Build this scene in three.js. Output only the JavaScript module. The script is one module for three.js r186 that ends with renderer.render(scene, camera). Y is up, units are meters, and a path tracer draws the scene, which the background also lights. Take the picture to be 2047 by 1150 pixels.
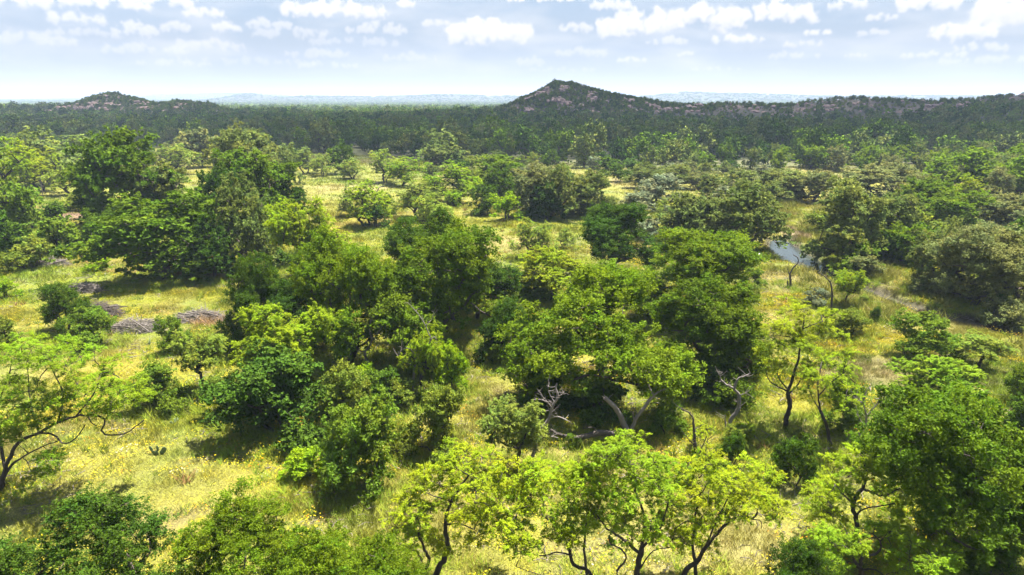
import * as THREE from 'three';
import { ImprovedNoise } from 'three/addons/math/ImprovedNoise.js';
import { mergeGeometries } from 'three/addons/utils/BufferGeometryUtils.js';

// ---------------------------------------------------------------- camera, sky, sun, exposure
const scene = new THREE.Scene();
const camera = new THREE.PerspectiveCamera(45.68, 2047 / 1150, 0.5, 20000);
camera.position.set(0, 20, 0);
camera.rotation.set(-0.2681, 0, 0);
const renderer = new THREE.WebGLRenderer({ antialias: true });
renderer.toneMapping = THREE.LinearToneMapping;
renderer.toneMappingExposure = 5.2;
renderer.shadowMap.enabled = true;

const SUN_EL = 71 * Math.PI / 180, SUN_AZ = 48 * Math.PI / 180;
const sunDir = new THREE.Vector3(Math.cos(SUN_EL) * Math.sin(SUN_AZ), Math.sin(SUN_EL), -Math.cos(SUN_EL) * Math.cos(SUN_AZ));
const sun = new THREE.DirectionalLight(new THREE.Color(1, 0.95, 0.86), 5);
sun.name = 'sun';
sun.position.copy(sunDir).multiplyScalar(400).add(new THREE.Vector3(0, 0, -150));
sun.target.position.set(0, 0, -150);
sun.castShadow = true;
sun.shadow.mapSize.set(4096, 4096);
Object.assign(sun.shadow.camera, { left: -260, right: 260, top: 260, bottom: -260, near: 1, far: 900 });
scene.add(sun, sun.target);

const perlin = new ImprovedNoise();
const n2 = (x, y, s = 0) => perlin.noise(x, y, s + 0.37);
function fbm(x, y, oct = 4, s = 0) { let a = 0.5, v = 0; for (let i = 0; i < oct; i++) { v += a * n2(x, y, s + i * 7.3); x *= 2.03; y *= 2.03; a *= 0.5; } return v; }
function rngOf(seed) { let a = (seed * 2654435761) >>> 0; return () => { a = (a + 0x6D2B79F5) | 0; let t = Math.imul(a ^ (a >>> 15), 1 | a); t = (t + Math.imul(t ^ (t >>> 7), 61 | t)) ^ t; return ((t ^ (t >>> 14)) >>> 0) / 4294967296; }; }
const clamp = (v, a = 0, b = 1) => Math.min(b, Math.max(a, v));
const sstep = (a, b, v) => { const t = clamp((v - a) / (b - a)); return t * t * (3 - 2 * t); };
const mix = (a, b, t) => a + (b - a) * t;

function makeSky() {
  const W = 4096, H = 2048, D = 180 / Math.PI, data = new Float32Array(W * H * 4);
  const cover = new Float32Array(W * H), light = new Float32Array(W * H);
  const R = rngOf(77);
  // clouds: azimuth, elevation of the flat base, half width, height, strength (degrees)
  const list = [[-35.5, 5.9, 3.6, 1.3, .75], [-32, 6.6, 2.5, 1, .6], [-29, 6.1, 3, 1.4, .8], [-25.8, 6.5, 2.4, 1.6, 1], [-27.5, 4.4, 1.4, 1.1, .55], [-24.8, 4.8, 1, .9, .5], [-21.4, 4.9, 1.1, .9, .6], [-30.5, 4.2, 2.6, .7, .35],
    [-13.6, 6.2, 4.4, 1.4, 1], [-8.2, 6.9, .8, .8, .8], [-17, 4.6, 3, 1, .4], [-12, 4.1, 4, .8, .3], [-2.1, 4.6, 3.7, 2.1, 1], [-4.6, 7.6, 2.4, .6, .7], [2.7, 7.4, 3.4, .8, .8], [10, 5.1, 3.6, 2.1, 1], [14.7, 5.3, 3.2, 2.3, 1], [19.4, 5.7, 4, 1.7, 1],
    [23, 4.6, 1.1, .5, .8], [17.4, 4.2, 2.1, .8, .7], [29.6, 6, 1.9, 1.5, .9], [35.3, 5, 3.1, 2.4, 1], [31.8, 4, 2.2, 1.4, .8], [36.6, 3.8, 1.2, .7, .7], [9.4, 2.9, 1.6, .5, .55], [13.7, 3.3, .9, .45, .5], [30.4, 2.8, 2.3, .6, .5], [25.5, 3, .8, .4, .4], [1.6, 2.7, 1.2, .9, .3], [-20, 2.6, 6, .7, .22], [4, 2.2, 3, .5, .2], [-8, 3, 2.4, .8, .28], [-34, 3.6, 3.4, 1, .4], [-27, 3.2, 3, .9, .35], [-22.5, 3.6, 2.6, 1, .4], [-18.5, 5.2, 1.6, .9, .5], [-15, 3.2, 3, .9, .35], [5.5, 3.4, 2.2, .8, .35], [21, 3, 2.4, .6, .35], [26.5, 4.4, 1.1, .6, .5], [33.5, 2.4, 3, .7, .35], [27.6, 7.3, 3, .6, .7], [-20.5, 7.2, 2.5, .6, .6], [7.5, 6.8, 1.8, .9, .7], [-31, 5, 2, 1, .6], [-23, 5.8, 1.6, .9, .7], [-10.5, 5, 2.6, 1, .5], [-6, 5.6, 1.2, .7, .6], [5, 5.2, 1.6, .9, .6], [24.5, 6.3, 1.4, .8, .7], [26.8, 5.4, 1, .6, .6], [12, 4.2, 1.8, .7, .5], [22, 3.8, 1.6, .6, .5], [33, 3.2, 2, .7, .5], [-14.5, 2.4, 2.6, .6, .3], [-25, 2.4, 3, .6, .3], [16, 2.2, 2.4, .4, .3]].map(c => [c[0], c[1], c[2], c[3], Math.min(1, c[4] * 1.2)]);
  for (let i = 0; i < 110; i++) { const az = mix(40, 320, R()), el = 1.5 + 60 * R() ** 1.8, k = .35 + el / 9; list.push([az, el, (1.2 + 2.6 * R()) * k, (.6 + 1.2 * R()) * k, .5 + .5 * R()]); }
  for (let i = 0; i < 40; i++) { const az = mix(-40, 40, R()), el = 9 + 55 * R() ** 1.5, k = .35 + el / 9; list.push([az, el, (1.2 + 2.6 * R()) * k, (.6 + 1.2 * R()) * k, .5 + .5 * R()]); }
  for (const [az, el, hw, ht, str] of list) {
    const puffs = [], np = Math.round(9 + hw * 3);
    for (let i = 0; i < np; i++) { const u = R() * 2 - 1, top = (1 - u * u) * (.55 + .45 * R()), r = ht * (.26 + .22 * R()); puffs.push([u * hw * .85, Math.max(r * .55, top * ht - r), r]); }
    const kx = 1 / Math.max(.25, Math.cos(el / D));
    const c0 = Math.floor((az - hw * 1.3 * kx + 90) / 360 * W), c1 = Math.ceil((az + hw * 1.3 * kx + 90) / 360 * W);
    const r0 = Math.max(0, Math.floor((el - ht * .35 + 90) / 180 * H)), r1 = Math.min(H - 1, Math.ceil((el + ht * 1.5 + 90) / 180 * H));
    const st = el > 16 ? 2 : 1;
    for (let r = r0; r <= r1; r += st) for (let c = c0; c <= c1; c += st) {
      const x = ((c + .5) / W * 360 - 90 - az) / kx, y = (r + .5) / H * 180 - 90 - el, s = 2.2 / ht ** .7;
      if ((x / hw) ** 2 + ((y - ht * .4) / (ht * 1.15)) ** 2 > 1.7) continue;
      const wx = x + fbm(x * s, y * s, 4, az) * ht * .55, wy = y + fbm(x * s + 31, y * s, 4, az) * ht * .5;
      let d = -1, lit = 0;
      for (const p of puffs) { const dx = wx - p[0], dy = wy - p[1], q = 1 - Math.sqrt(dx * dx + dy * dy) / p[2]; if (q > d) { d = q; lit = dy / p[2]; } }
      d = Math.min(d, (wy + ht * .12) / (ht * .22));
      const a = sstep(0, .55, d) * str;
      if (a <= 0) continue;
      const l = clamp(.6 + .34 * lit + .36 * (y / ht) + .5 * fbm(x * s * 2, y * s * 2, 3, az + 9));
      for (let rr = r; rr < r + st; rr++) for (let cc = c; cc < c + st; cc++) {
        const i = rr * W + ((cc % W) + W) % W;
        light[i] = (light[i] * cover[i] * (1 - a) + l * a) / Math.max(1e-5, cover[i] * (1 - a) + a);
        cover[i] = cover[i] + a - cover[i] * a;
      }
    }
  }
  for (let r = 0; r < H; r++) {
    const el = (r + .5) / H * 180 - 90, e = Math.max(0, el), t = 1 - Math.exp(-e / 7.5), t2 = 1 - Math.exp(-e / 34);
    const base = [mix(mix(.70, .46, t), .13, t2), mix(mix(.72, .63, t), .31, t2), mix(mix(.745, .80, t), .66, t2)];
    for (let c = 0; c < W; c++) {
      const i = r * W + c, az = (c + .5) / W * 360 - 90;
      let a = 0, l = 1;
      if (el > -1) {
        if (el < 12) { const v = fbm(az * .16, el * .55, 4, 3) * 1.6 + .15; a = clamp(v) * .42 * sstep(.6, 3, el) * sstep(12, 6, el); l = 1; }
        const cc = cover[i] * sstep(-.2, 2.2, el) ** .5;
        l = (l * a * (1 - cc) + light[i] * cc) / Math.max(1e-5, a * (1 - cc) + cc); a = a + cc - a * cc;
      }
      data[i * 4] = mix(base[0], mix(.72, 1.0, l), a); data[i * 4 + 1] = mix(base[1], mix(.755, .99, l), a); data[i * 4 + 2] = mix(base[2], mix(.82, .99, l), a);
      data[i * 4 + 3] = 1;
    }
  }
  const tex = new THREE.DataTexture(data, W, H, THREE.RGBAFormat, THREE.FloatType);
  tex.mapping = THREE.EquirectangularReflectionMapping; tex.magFilter = tex.minFilter = THREE.LinearFilter; tex.needsUpdate = true;
  return tex;
}
const skyTex = makeSky();
scene.background = skyTex; scene.environment = skyTex;
scene.backgroundIntensity = scene.environmentIntensity = 0.228;
scene.fog = new THREE.FogExp2(new THREE.Color(0.60, 0.73, 1.0), 0.00017);

// ---------------------------------------------------------------- helpers
const used = {};
function numbered(n) { const k = used[n] = (used[n] ?? -1) + 1; return k ? n + '_' + String(k).padStart(3, '0') : n; }
function tag(o, label, category, group, kind) { o.userData.label = label; if (category) o.userData.category = category; if (group) o.userData.group = group; if (kind) o.userData.kind = kind; return o; }
function meshOf(name, geo, mat, parent) { const m = new THREE.Mesh(geo, mat); m.name = name; m.castShadow = m.receiveShadow = true; if (parent) parent.add(m); return m; }
class Buf {
  constructor(normals) { this.p = []; this.c = []; this.n = normals ? [] : null; this.ix = []; this.k = 0; }
  v(x, y, z, r, g, b, nx, ny, nz) { this.p.push(x, y, z); this.c.push(r, g, b); if (this.n) this.n.push(nx, ny, nz); return this.k++; }
  geo() {
    const g = new THREE.BufferGeometry();
    g.setAttribute('position', new THREE.Float32BufferAttribute(this.p, 3)); g.setAttribute('color', new THREE.Float32BufferAttribute(this.c, 3));
    if (this.n) g.setAttribute('normal', new THREE.Float32BufferAttribute(this.n, 3));
    g.setIndex(new THREE.BufferAttribute(new Uint32Array(this.ix), 1)); return g;
  }
}
const leafMat = (r, g, b, tr = .4, coat = .25) => new THREE.MeshPhysicalMaterial({ color: new THREE.Color().setRGB(r, g, b), vertexColors: true, roughness: .97, specularIntensity: .06, transmission: tr, thickness: 0, clearcoat: coat * .12, clearcoatRoughness: .4, side: THREE.DoubleSide });
const barkMat = (r, g, b) => new THREE.MeshStandardMaterial({ color: new THREE.Color().setRGB(r, g, b), vertexColors: true, roughness: .95 });
const M = {
  O: [leafMat(.115, .182, .006, .5), leafMat(.128, .195, .006, .5), leafMat(.105, .164, .008, .5)],
  D: [leafMat(.085, .145, .006, .46), leafMat(.096, .152, .006, .46)],
  K: [leafMat(.05, .1, .007, .42), leafMat(.064, .116, .006, .42)],
  G: [leafMat(.15, .185, .036, .45), leafMat(.128, .168, .032, .45), leafMat(.162, .182, .052, .42)],
  M: [leafMat(.225, .31, .009, .55, .1), leafMat(.192, .29, .011, .55, .1), leafMat(.25, .312, .009, .55, .1)],
  P: [leafMat(.225, .295, .036, .5, .1), leafMat(.195, .255, .04, .5, .1)],
  B: [leafMat(.13, .2, .014, .48), leafMat(.155, .2, .02, .48)],
  BD: [leafMat(.062, .12, .009, .42), leafMat(.078, .138, .008, .42)],
  BL: [leafMat(.205, .31, .007, .5, .1)],
  BG: [leafMat(.195, .22, .11, .4, .1), leafMat(.17, .192, .09, .4, .1)],
  F: [leafMat(.118, .192, .006, 0, .1), leafMat(.064, .116, .006, 0, .1), leafMat(.15, .185, .036, 0, .1), leafMat(.128, .168, .032, 0, .1), leafMat(.05, .1, .007, 0, .1), leafMat(.105, .168, .008, 0, .1)],
  bark: barkMat(.06, .046, .034), blackBark: barkMat(.03, .022, .016), dead: barkMat(.15, .128, .115), darkDead: barkMat(.05, .04, .033),
};

// ---------------------------------------------------------------- terrain
const CREEK = [[92.31,-187.67],[66.6,-147.42],[53.14,-125.0],[44.61,-109.64],[40.03,-100.12],[38.47,-92.37],[38.2,-84.85],[38.64,-79.12],[39.32,-73.86],[40.31,-68.46],[41.6,-64.08],[43.65,-60.48],[45.75,-57.78],[49.8,-54.42],[57.78,-49.9]];
const creekPts = new THREE.CatmullRomCurve3(CREEK.map(p => new THREE.Vector3(p[0], 0, p[1]))).getPoints(160);
const coarse = new Map();
function creekDist(x, z) {
  if (z < -270 || z > -20 || x < 20 || x > 260) return [99, 0];
  const key = Math.floor(x / 6) * 1000 + Math.floor(-z / 6); let near = coarse.get(key);
  if (near === undefined) { near = 1e9; const cx = Math.floor(x / 6) * 6 + 3, cz = -(Math.floor(-z / 6) * 6 + 3); for (const p of creekPts) near = Math.min(near, Math.hypot(p.x - cx, p.z - cz)); coarse.set(key, near); }
  if (near > 20) return [99, 0];
  let best = 1e9, bi = 0;
  for (let i = 0; i < creekPts.length - 1; i++) {
    const a = creekPts[i], b = creekPts[i + 1], dx = b.x - a.x, dz = b.z - a.z, t = clamp(((x - a.x) * dx + (z - a.z) * dz) / (dx * dx + dz * dz));
    const d = Math.hypot(x - a.x - t * dx, z - a.z - t * dz); if (d < best) { best = d; bi = i + t; }
  }
  return [best, bi / creekPts.length];
}
const POOL = .37; // where along the creek the open pool lies
const HILLS = [[46, -690, 17, 38, 55], [68, -690, 12, 92, 75], [118, -690, 6, 40, 60], [40, -680, 4, 150, 100], [240, -640, 9, 120, 90], [370, -600, 9, 110, 90], [345, -430, 11, 75, 80], [520, -560, 16, 160, 130], [-474, -830, 16, 44, 60], [-450, -840, 9, 95, 80], [-368, -815, 13, 50, 50], [-640, -900, 6, 120, 90], [196, -640, 5, 34, 50], [292, -625, 7, 42, 50], [432, -610, 5, 44, 50],
  [-1610, -4300, 30, 130, 300], [-1200, -4350, 30, 480, 400], [-420, -4400, 36, 420, 400], [100, -4400, 20, 300, 400], [980, -4200, 42, 330, 400], [1500, -4300, 32, 420, 400], [2300, -4300, 22, 700, 400], [3000, -4300, 16, 700, 400], [-2600, -6500, 55, 700, 500], [-3400, -7500, 60, 900, 600]];
function height(x, z) {
  const d = Math.hypot(x, z);
  let h = .22 * n2(x / 9, z / 9) + .06 * n2(x / 2.3, z / 2.3, 4);
  const far = sstep(220, 600, d);
  if (far > 0) h += far * (2.2 * fbm(x / 160, z / 160, 3, 2) + sstep(1500, 8500, d) * 26);
  for (const [cx, cz, hh, rx, rz] of HILLS) { const q = ((x - cx) / rx) ** 2 + ((z - cz) / rz) ** 2; if (q < 9) h += hh * Math.exp(-q) * (1 + .35 * fbm(x / (rx * .35), z / (rz * .35), 3, 5)); }
  const [cd, ct] = creekDist(x, z);
  if (cd < 9) { const wide = .45 + 1.3 * Math.exp(-(((ct - POOL) / .09) ** 2)) + .5 * n2(x / 3, z / 3, 9); h -= (.85 + .2 * n2(x / 2, z / 2, 8)) * sstep(.22, .3, ct) * mix(1, .65, sstep(.5, .6, ct)) * sstep(wide + 1.3, wide, cd); }
  return h;
}
const EDGE = [[-2, 330], [-.8, 320], [-.5, 300], [-.25, 262], [0, 220], [.25, 198], [.5, 214], [.8, 232], [2, 240]];
function edgeAt(t) { for (let i = 1; i < EDGE.length; i++) if (t < EDGE[i][0]) return mix(EDGE[i - 1][1], EDGE[i][1], (t - EDGE[i - 1][0]) / (EDGE[i][0] - EDGE[i - 1][0])); return 240; }
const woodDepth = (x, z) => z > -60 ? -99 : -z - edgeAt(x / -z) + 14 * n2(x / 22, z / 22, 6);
const PINK = [.17, .118, .10], STRAW = [.225, .195, .042], YG = [.182, .192, .013], GREEN = [.1, .155, .012], GOLD = [.25, .215, .01], PALE = [.265, .23, .075], SOIL = [.22, .155, .105], LITTER = [.07, .075, .025], FAR_SHADED = [.04, .055, .018];
const lerp3 = (a, b, t) => [mix(a[0], b[0], t), mix(a[1], b[1], t), mix(a[2], b[2], t)];
function rockiness(x, z) {
  let v = 0;
  for (const k of [0, 1, 4, 5, 8, 9, 10]) { const [cx, cz, , rx, rz] = HILLS[k]; const q = ((x - cx) / rx) ** 2 + ((z - cz) / rz) ** 2; v = Math.max(v, Math.exp(-q * .8)); }
  return v;
}
const PATCHES = [[...[-38.34,-162.28], 11, 5, PALE, .8], [...[-5.49,-116.84], 9, 4, YG, .6], [...[-1.68,-95.75], 6, 5, PALE, .7], [...[-79.2,-119.98], 6, 3.5, SOIL, .95], [...[-91.98,-131.07], 7, 4, PALE, .8], [...[44.05,-106.57], 2.2, 6, SOIL, .8], [...[6.3,-26.77], 3.2, 2, PALE, .8], [...[10.76,-27.87], 3, 2, PALE, .7], [...[27.27,-48.38], 5, 3, SOIL, .45], [...[30.91,-76.06], 7, 4, SOIL, .4], [...[40.37,-61.23], 9, 2.5, PALE, .6], [...[5.37,-43.04], 1.6, 1, SOIL, .8],
  [...[16.78,-99.36], 5, 3, PALE, .5], [...[31.18,-54.42], 6, 2.4, GOLD, .7], [...[29.89,-67.91], 5, 3, GOLD, .7], [...[19.19,-45.13], 4, 4, GOLD, .5], [...[12.64,-36.45], 5, 3, GOLD, .55], [...[-29.71,-48.88], 6, 4, GOLD, .5], [...[-11.46,-34.73], 5, 3, GOLD, .6], [...[-39.97,-53.23], 8, 8, PALE, .35], [...[-20.56,-34.73], 7, 4, STRAW, .4], [...[-7.21,-36.45], 4, 3, GOLD, .5]];
function groundColor(x, z) {
  const a = fbm(x / 17, z / 17, 3, 1), b = fbm(x / 5.2, z / 5.2, 3, 11), c = fbm(x / 1.4, z / 1.4, 2, 21);
  let col = lerp3(YG, STRAW, clamp(.36 + 1.5 * a + .9 * b + .7 * c));
  col = lerp3(col, GREEN, clamp(.2 - 1.3 * a + 1.4 * b + .8 * c) * .85);
  col = lerp3(col, GOLD, clamp(-.08 + 1.8 * fbm(x / 7, z / 7, 3, 31)) * .9);
  const e = fbm(x / 3.1, z / 3.1, 3, 61) + .5 * fbm(x / .9, z / .9, 2, 63); col = lerp3(col, [.2, .145, .09], clamp(2.2 * (e - .13)) * .7);
  for (const [px, pz, rx, rz, pc, s] of PATCHES) { const q = ((x - px) / rx) ** 2 + ((z - pz) / rz) ** 2; if (q < 4) col = lerp3(col, pc, s * sstep(1.5, .5, q + 1.6 * b + .5 * c)); }
  const [cd, ct] = creekDist(x, z); if (cd < 9) { col = lerp3(col, [.045, .034, .024], .9 * sstep(.24, .3, ct) * sstep(2.2, 1.0, cd + 1.5 * b - 1.2 * Math.exp(-(((ct - POOL) / .09) ** 2)))); }
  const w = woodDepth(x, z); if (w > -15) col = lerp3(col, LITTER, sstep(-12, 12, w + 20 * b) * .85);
  if (w > 30) { col = lerp3(col, lerp3(FAR_SHADED, [.085, .085, .03], clamp(.2 + 2.2 * fbm(x / 70, z / 70, 3, 41)) * .55), sstep(30, 160, w + 60 * b)); const rk = rockiness(x, z); if (rk > .05) col = lerp3(col, PINK, clamp(rk * 1.2) * clamp(.5 + 1.8 * fbm(x / 14, z / 14, 3, 51))); }  // deep in the woodland, crown self-shadow is painted into the ground colour
  return col;
}
function axis(from, fine0, fine1, to, step, grow) {
  const a = []; let s = step, v = fine0; const left = [];
  while (v > from) { s *= grow; v -= s; left.push(Math.max(v, from)); }
  a.push(...left.reverse()); for (v = fine0; v < fine1; v += step) a.push(v);
  s = step; v = fine1; a.push(v); while (v < to) { s *= grow; v += s; a.push(Math.min(v, to)); }
  return a;
}
{
  const xs = axis(-9500, -58, 92, 9500, .75, 1.042), zs = axis(-9500, -150, -14, 300, .75, 1.042);
  const nx = xs.length, nz = zs.length, p = new Float32Array(nx * nz * 3), c = new Float32Array(nx * nz * 3), uv = new Float32Array(nx * nz * 2), ix = [];
  for (let j = 0, k = 0; j < nz; j++) for (let i = 0; i < nx; i++, k++) {
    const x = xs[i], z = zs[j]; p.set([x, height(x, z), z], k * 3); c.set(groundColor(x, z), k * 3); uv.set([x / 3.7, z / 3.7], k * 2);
    if (i && j) { const q = k - nx; ix.push(q - 1, k - 1, q, q, k - 1, k); }
  }
  const g = new THREE.BufferGeometry();
  g.setAttribute('position', new THREE.BufferAttribute(p, 3)); g.setAttribute('color', new THREE.BufferAttribute(c, 3)); g.setAttribute('uv', new THREE.BufferAttribute(uv, 2)); g.setIndex(ix); g.computeVertexNormals();
  const S = 512, d = new Uint8Array(S * S * 4), R = rngOf(5);
  for (let y = 0; y < S; y++) for (let x = 0; x < S; x++) {
    const u = x / S * Math.PI * 2, v = y / S * Math.PI * 2, n = perlin.noise(Math.cos(u) * 6, Math.sin(u) * 6, Math.cos(v) * 6 + Math.sin(v) * 4.3) * .35 + perlin.noise(Math.cos(u) * 17, Math.sin(u) * 17 + Math.cos(v) * 17, Math.sin(v) * 17) * .35;
    const t = clamp(.8 + n * .5 + (R() - .5) * .45) * 255; d.set([t, t, t * .98, 255], (y * S + x) * 4);
  }
  const tx = new THREE.DataTexture(d, S, S); tx.wrapS = tx.wrapT = THREE.RepeatWrapping; tx.magFilter = THREE.LinearFilter; tx.colorSpace = THREE.SRGBColorSpace; tx.needsUpdate = true;
  const bt = tx.clone(); bt.colorSpace = THREE.NoColorSpace;
  const ground = meshOf('ground', g, new THREE.MeshStandardMaterial({ vertexColors: true, map: tx, bumpMap: bt, bumpScale: .05, roughness: 1 }));
  tag(ground, 'rolling grassy ground with distant wooded ridges', 'ground', null, 'structure'); scene.add(ground);
}
{ // creek water
  const b = new Buf(true), pts = creekPts.slice(44, 96); let prev;
  pts.forEach((q, i) => {
    const n = pts[Math.min(i + 1, pts.length - 1)], m = pts[Math.max(0, i - 1)], dx = n.x - m.x, dz = n.z - m.z, l = Math.hypot(dx, dz), w = 3.6, row = [];
    for (let k = 0; k <= 4; k++) { const o = (k / 4 - .5) * 2 * w; row.push(b.v(q.x - dz / l * o, -.5, q.z + dx / l * o, 1, 1, 1, 0, 1, 0)); }
    if (prev) for (let k = 0; k < 4; k++) b.ix.push(prev[k], prev[k + 1], row[k], row[k], prev[k + 1], row[k + 1]);
    prev = row;
  });
  const S = 256, d = new Uint8Array(S * S * 4);
  for (let y = 0; y < S; y++) for (let x = 0; x < S; x++) { const t = 128 + 120 * fbm(x / 14, y / 14, 3, 3); d.set([t, t, t, 255], (y * S + x) * 4); }
  const tx = new THREE.DataTexture(d, S, S); tx.wrapS = tx.wrapT = THREE.MirroredRepeatWrapping; tx.magFilter = THREE.LinearFilter; tx.needsUpdate = true;
  const g = b.geo(), pos = g.attributes.position, uv = []; for (let i = 0; i < pos.count; i++) uv.push(pos.getX(i) / 4, pos.getZ(i) / 4); g.setAttribute('uv', new THREE.Float32BufferAttribute(uv, 2)); g.deleteAttribute('color');
  scene.add(tag(meshOf('creek_water', g, new THREE.MeshStandardMaterial({ color: new THREE.Color().setRGB(.03, .035, .03), roughness: .06, metalness: 0, bumpMap: tx, bumpScale: .02 })), 'shallow creek pool reflecting the pale sky', 'water', null, 'structure'));
}

// ---------------------------------------------------------------- plant builders
const V = (x, y, z) => new THREE.Vector3(x, y, z);
function leafAt(b, x, y, z, ax, ay, az, nx, ny, nz, len, wid, r, g, bl) { // a folded diamond: long axis a, face normal n
  let sx = ay * nz - az * ny, sy = az * nx - ax * nz, sz = ax * ny - ay * nx; const sl = Math.hypot(sx, sy, sz) || 1; sx *= wid / sl / 2; sy *= wid / sl / 2; sz *= wid / sl / 2;
  const hx = ax * len / 2, hy = ay * len / 2, hz = az * len / 2, f = wid * .18, mx = x + nx * f, my = y + ny * f, mz = z + nz * f;
  const p = b.v(x - hx, y - hy, z - hz, r, g, bl); b.v(mx - sx, my - sy, mz - sz, r, g, bl); b.v(x + hx, y + hy, z + hz, r, g, bl); b.v(mx + sx, my + sy, mz + sz, r, g, bl);
  b.ix.push(p, p + 3, p + 2, p, p + 2, p + 1);
}
function clumpLeaves(b, R, cx, cy, cz, rad, count, o) { // a clump is a handful of leafy sprigs fanning out of one twig end
  const tone = .84 + .32 * R(), warm = (R() - .5) * .26, flat = o.flat ?? .95, ns = Math.max(4, Math.round(Math.sqrt(count) * .8)), per = count / ns;
  for (let s = 0; s < ns; s++) {
    let dy = R() * 2 - 1; if (dy < -.2 && R() < .65) dy = -dy * R();
    const ph = R() * 6.2832, q = Math.sqrt(1 - dy * dy), dx = q * Math.cos(ph), dz = q * Math.sin(ph), L = rad * (.55 + .65 * R()), st = tone * (.86 + .28 * R()), spread = rad * (o.spread ?? .2), n = Math.round(per * (.6 + .8 * R()));
    for (let i = 0; i < n; i++) {
      const t = .35 + .7 * Math.sqrt(R()), jx = R() - .5, jy = R() - .5, jz = R() - .5, x = cx + dx * L * t + jx * spread * 2, y = cy + (dy * L * t - (o.droop ?? 0) * L * t * t * .55) * flat + jy * spread * 1.6, z = cz + dz * L * t + jz * spread * 2;
      let ax, ay, az, nx, ny, nz;
      if (o.droop) { ax = dx * .7 + (R() - .5) * 1.6; ay = -.3 + (R() - .5) * .9; az = dz * .7 + (R() - .5) * 1.6; nx = (R() - .5) * 1.1; ny = 1.1; nz = (R() - .5) * 1.1; }
      else { nx = dx * .5 + (R() - .5) * 1.6; ny = dy * .5 + .28 + (R() - .5) * 1.5; nz = dz * .5 + (R() - .5) * 1.6; ax = R() - .5; ay = (R() - .5) * .8 - .1; az = R() - .5; }
      let l = Math.hypot(nx, ny, nz) || 1; nx /= l; ny /= l; nz /= l;
      const dot = ax * nx + ay * ny + az * nz; ax -= dot * nx; ay -= dot * ny; az -= dot * nz; l = Math.hypot(ax, ay, az) || 1; ax /= l; ay /= l; az /= l;
      const k = st * (.82 + .36 * R()), sz = .7 + .6 * R();
      leafAt(b, x, y, z, ax, ay, az, nx, ny, nz, o.leaf * sz, o.wid * sz, k * (1 + warm), k, k * (1 - warm));
    }
  }
}
function tube(b, R, pts, rs, sides) { // pts: Vector3[], one ring per point
  let prev; const t = V(), u = V(), w = V(), tone = .85 + .3 * R();
  for (let i = 0; i < pts.length; i++) {
    t.subVectors(pts[Math.min(i + 1, pts.length - 1)], pts[Math.max(0, i - 1)]).normalize();
    if (i === 0) u.set(Math.abs(t.y) > .9 ? 1 : 0, Math.abs(t.y) > .9 ? 0 : 1, 0);
    u.addScaledVector(t, -u.dot(t)).normalize(); w.crossVectors(t, u);
    const ring = [];
    for (let k = 0; k < sides; k++) {
      const a = k / sides * 6.2832, cs = Math.cos(a), sn = Math.sin(a), r = rs[i] * (.86 + .28 * R()), nx = u.x * cs + w.x * sn, ny = u.y * cs + w.y * sn, nz = u.z * cs + w.z * sn, c = tone * (.75 + .5 * R());
      ring.push(b.v(pts[i].x + nx * r, pts[i].y + ny * r, pts[i].z + nz * r, c, c, c, nx, ny, nz));
    }
    if (prev) for (let k = 0; k < sides; k++) { const q = (k + 1) % sides; b.ix.push(prev[k], prev[q], ring[k], ring[k], prev[q], ring[q]); }
    prev = ring;
  }
}
const sidesOf = r => r > .1 ? 8 : r > .04 ? 6 : 4;
function limbTube(b, R, pts, r0, r1, wig = 0) {
  const n = Math.max(pts.length, Math.ceil(pts.length * 3)), c = new THREE.CatmullRomCurve3(pts, false, 'centripetal').getSpacedPoints(n);
  c.forEach((p, i) => { if (i && i < n) { p.x += (R() - .5) * wig; p.y += (R() - .5) * wig; p.z += (R() - .5) * wig; } });
  tube(b, R, c, c.map((_, i) => mix(r0, r1, Math.pow(i / n, .8))), sidesOf(r0)); return c;
}
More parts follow.
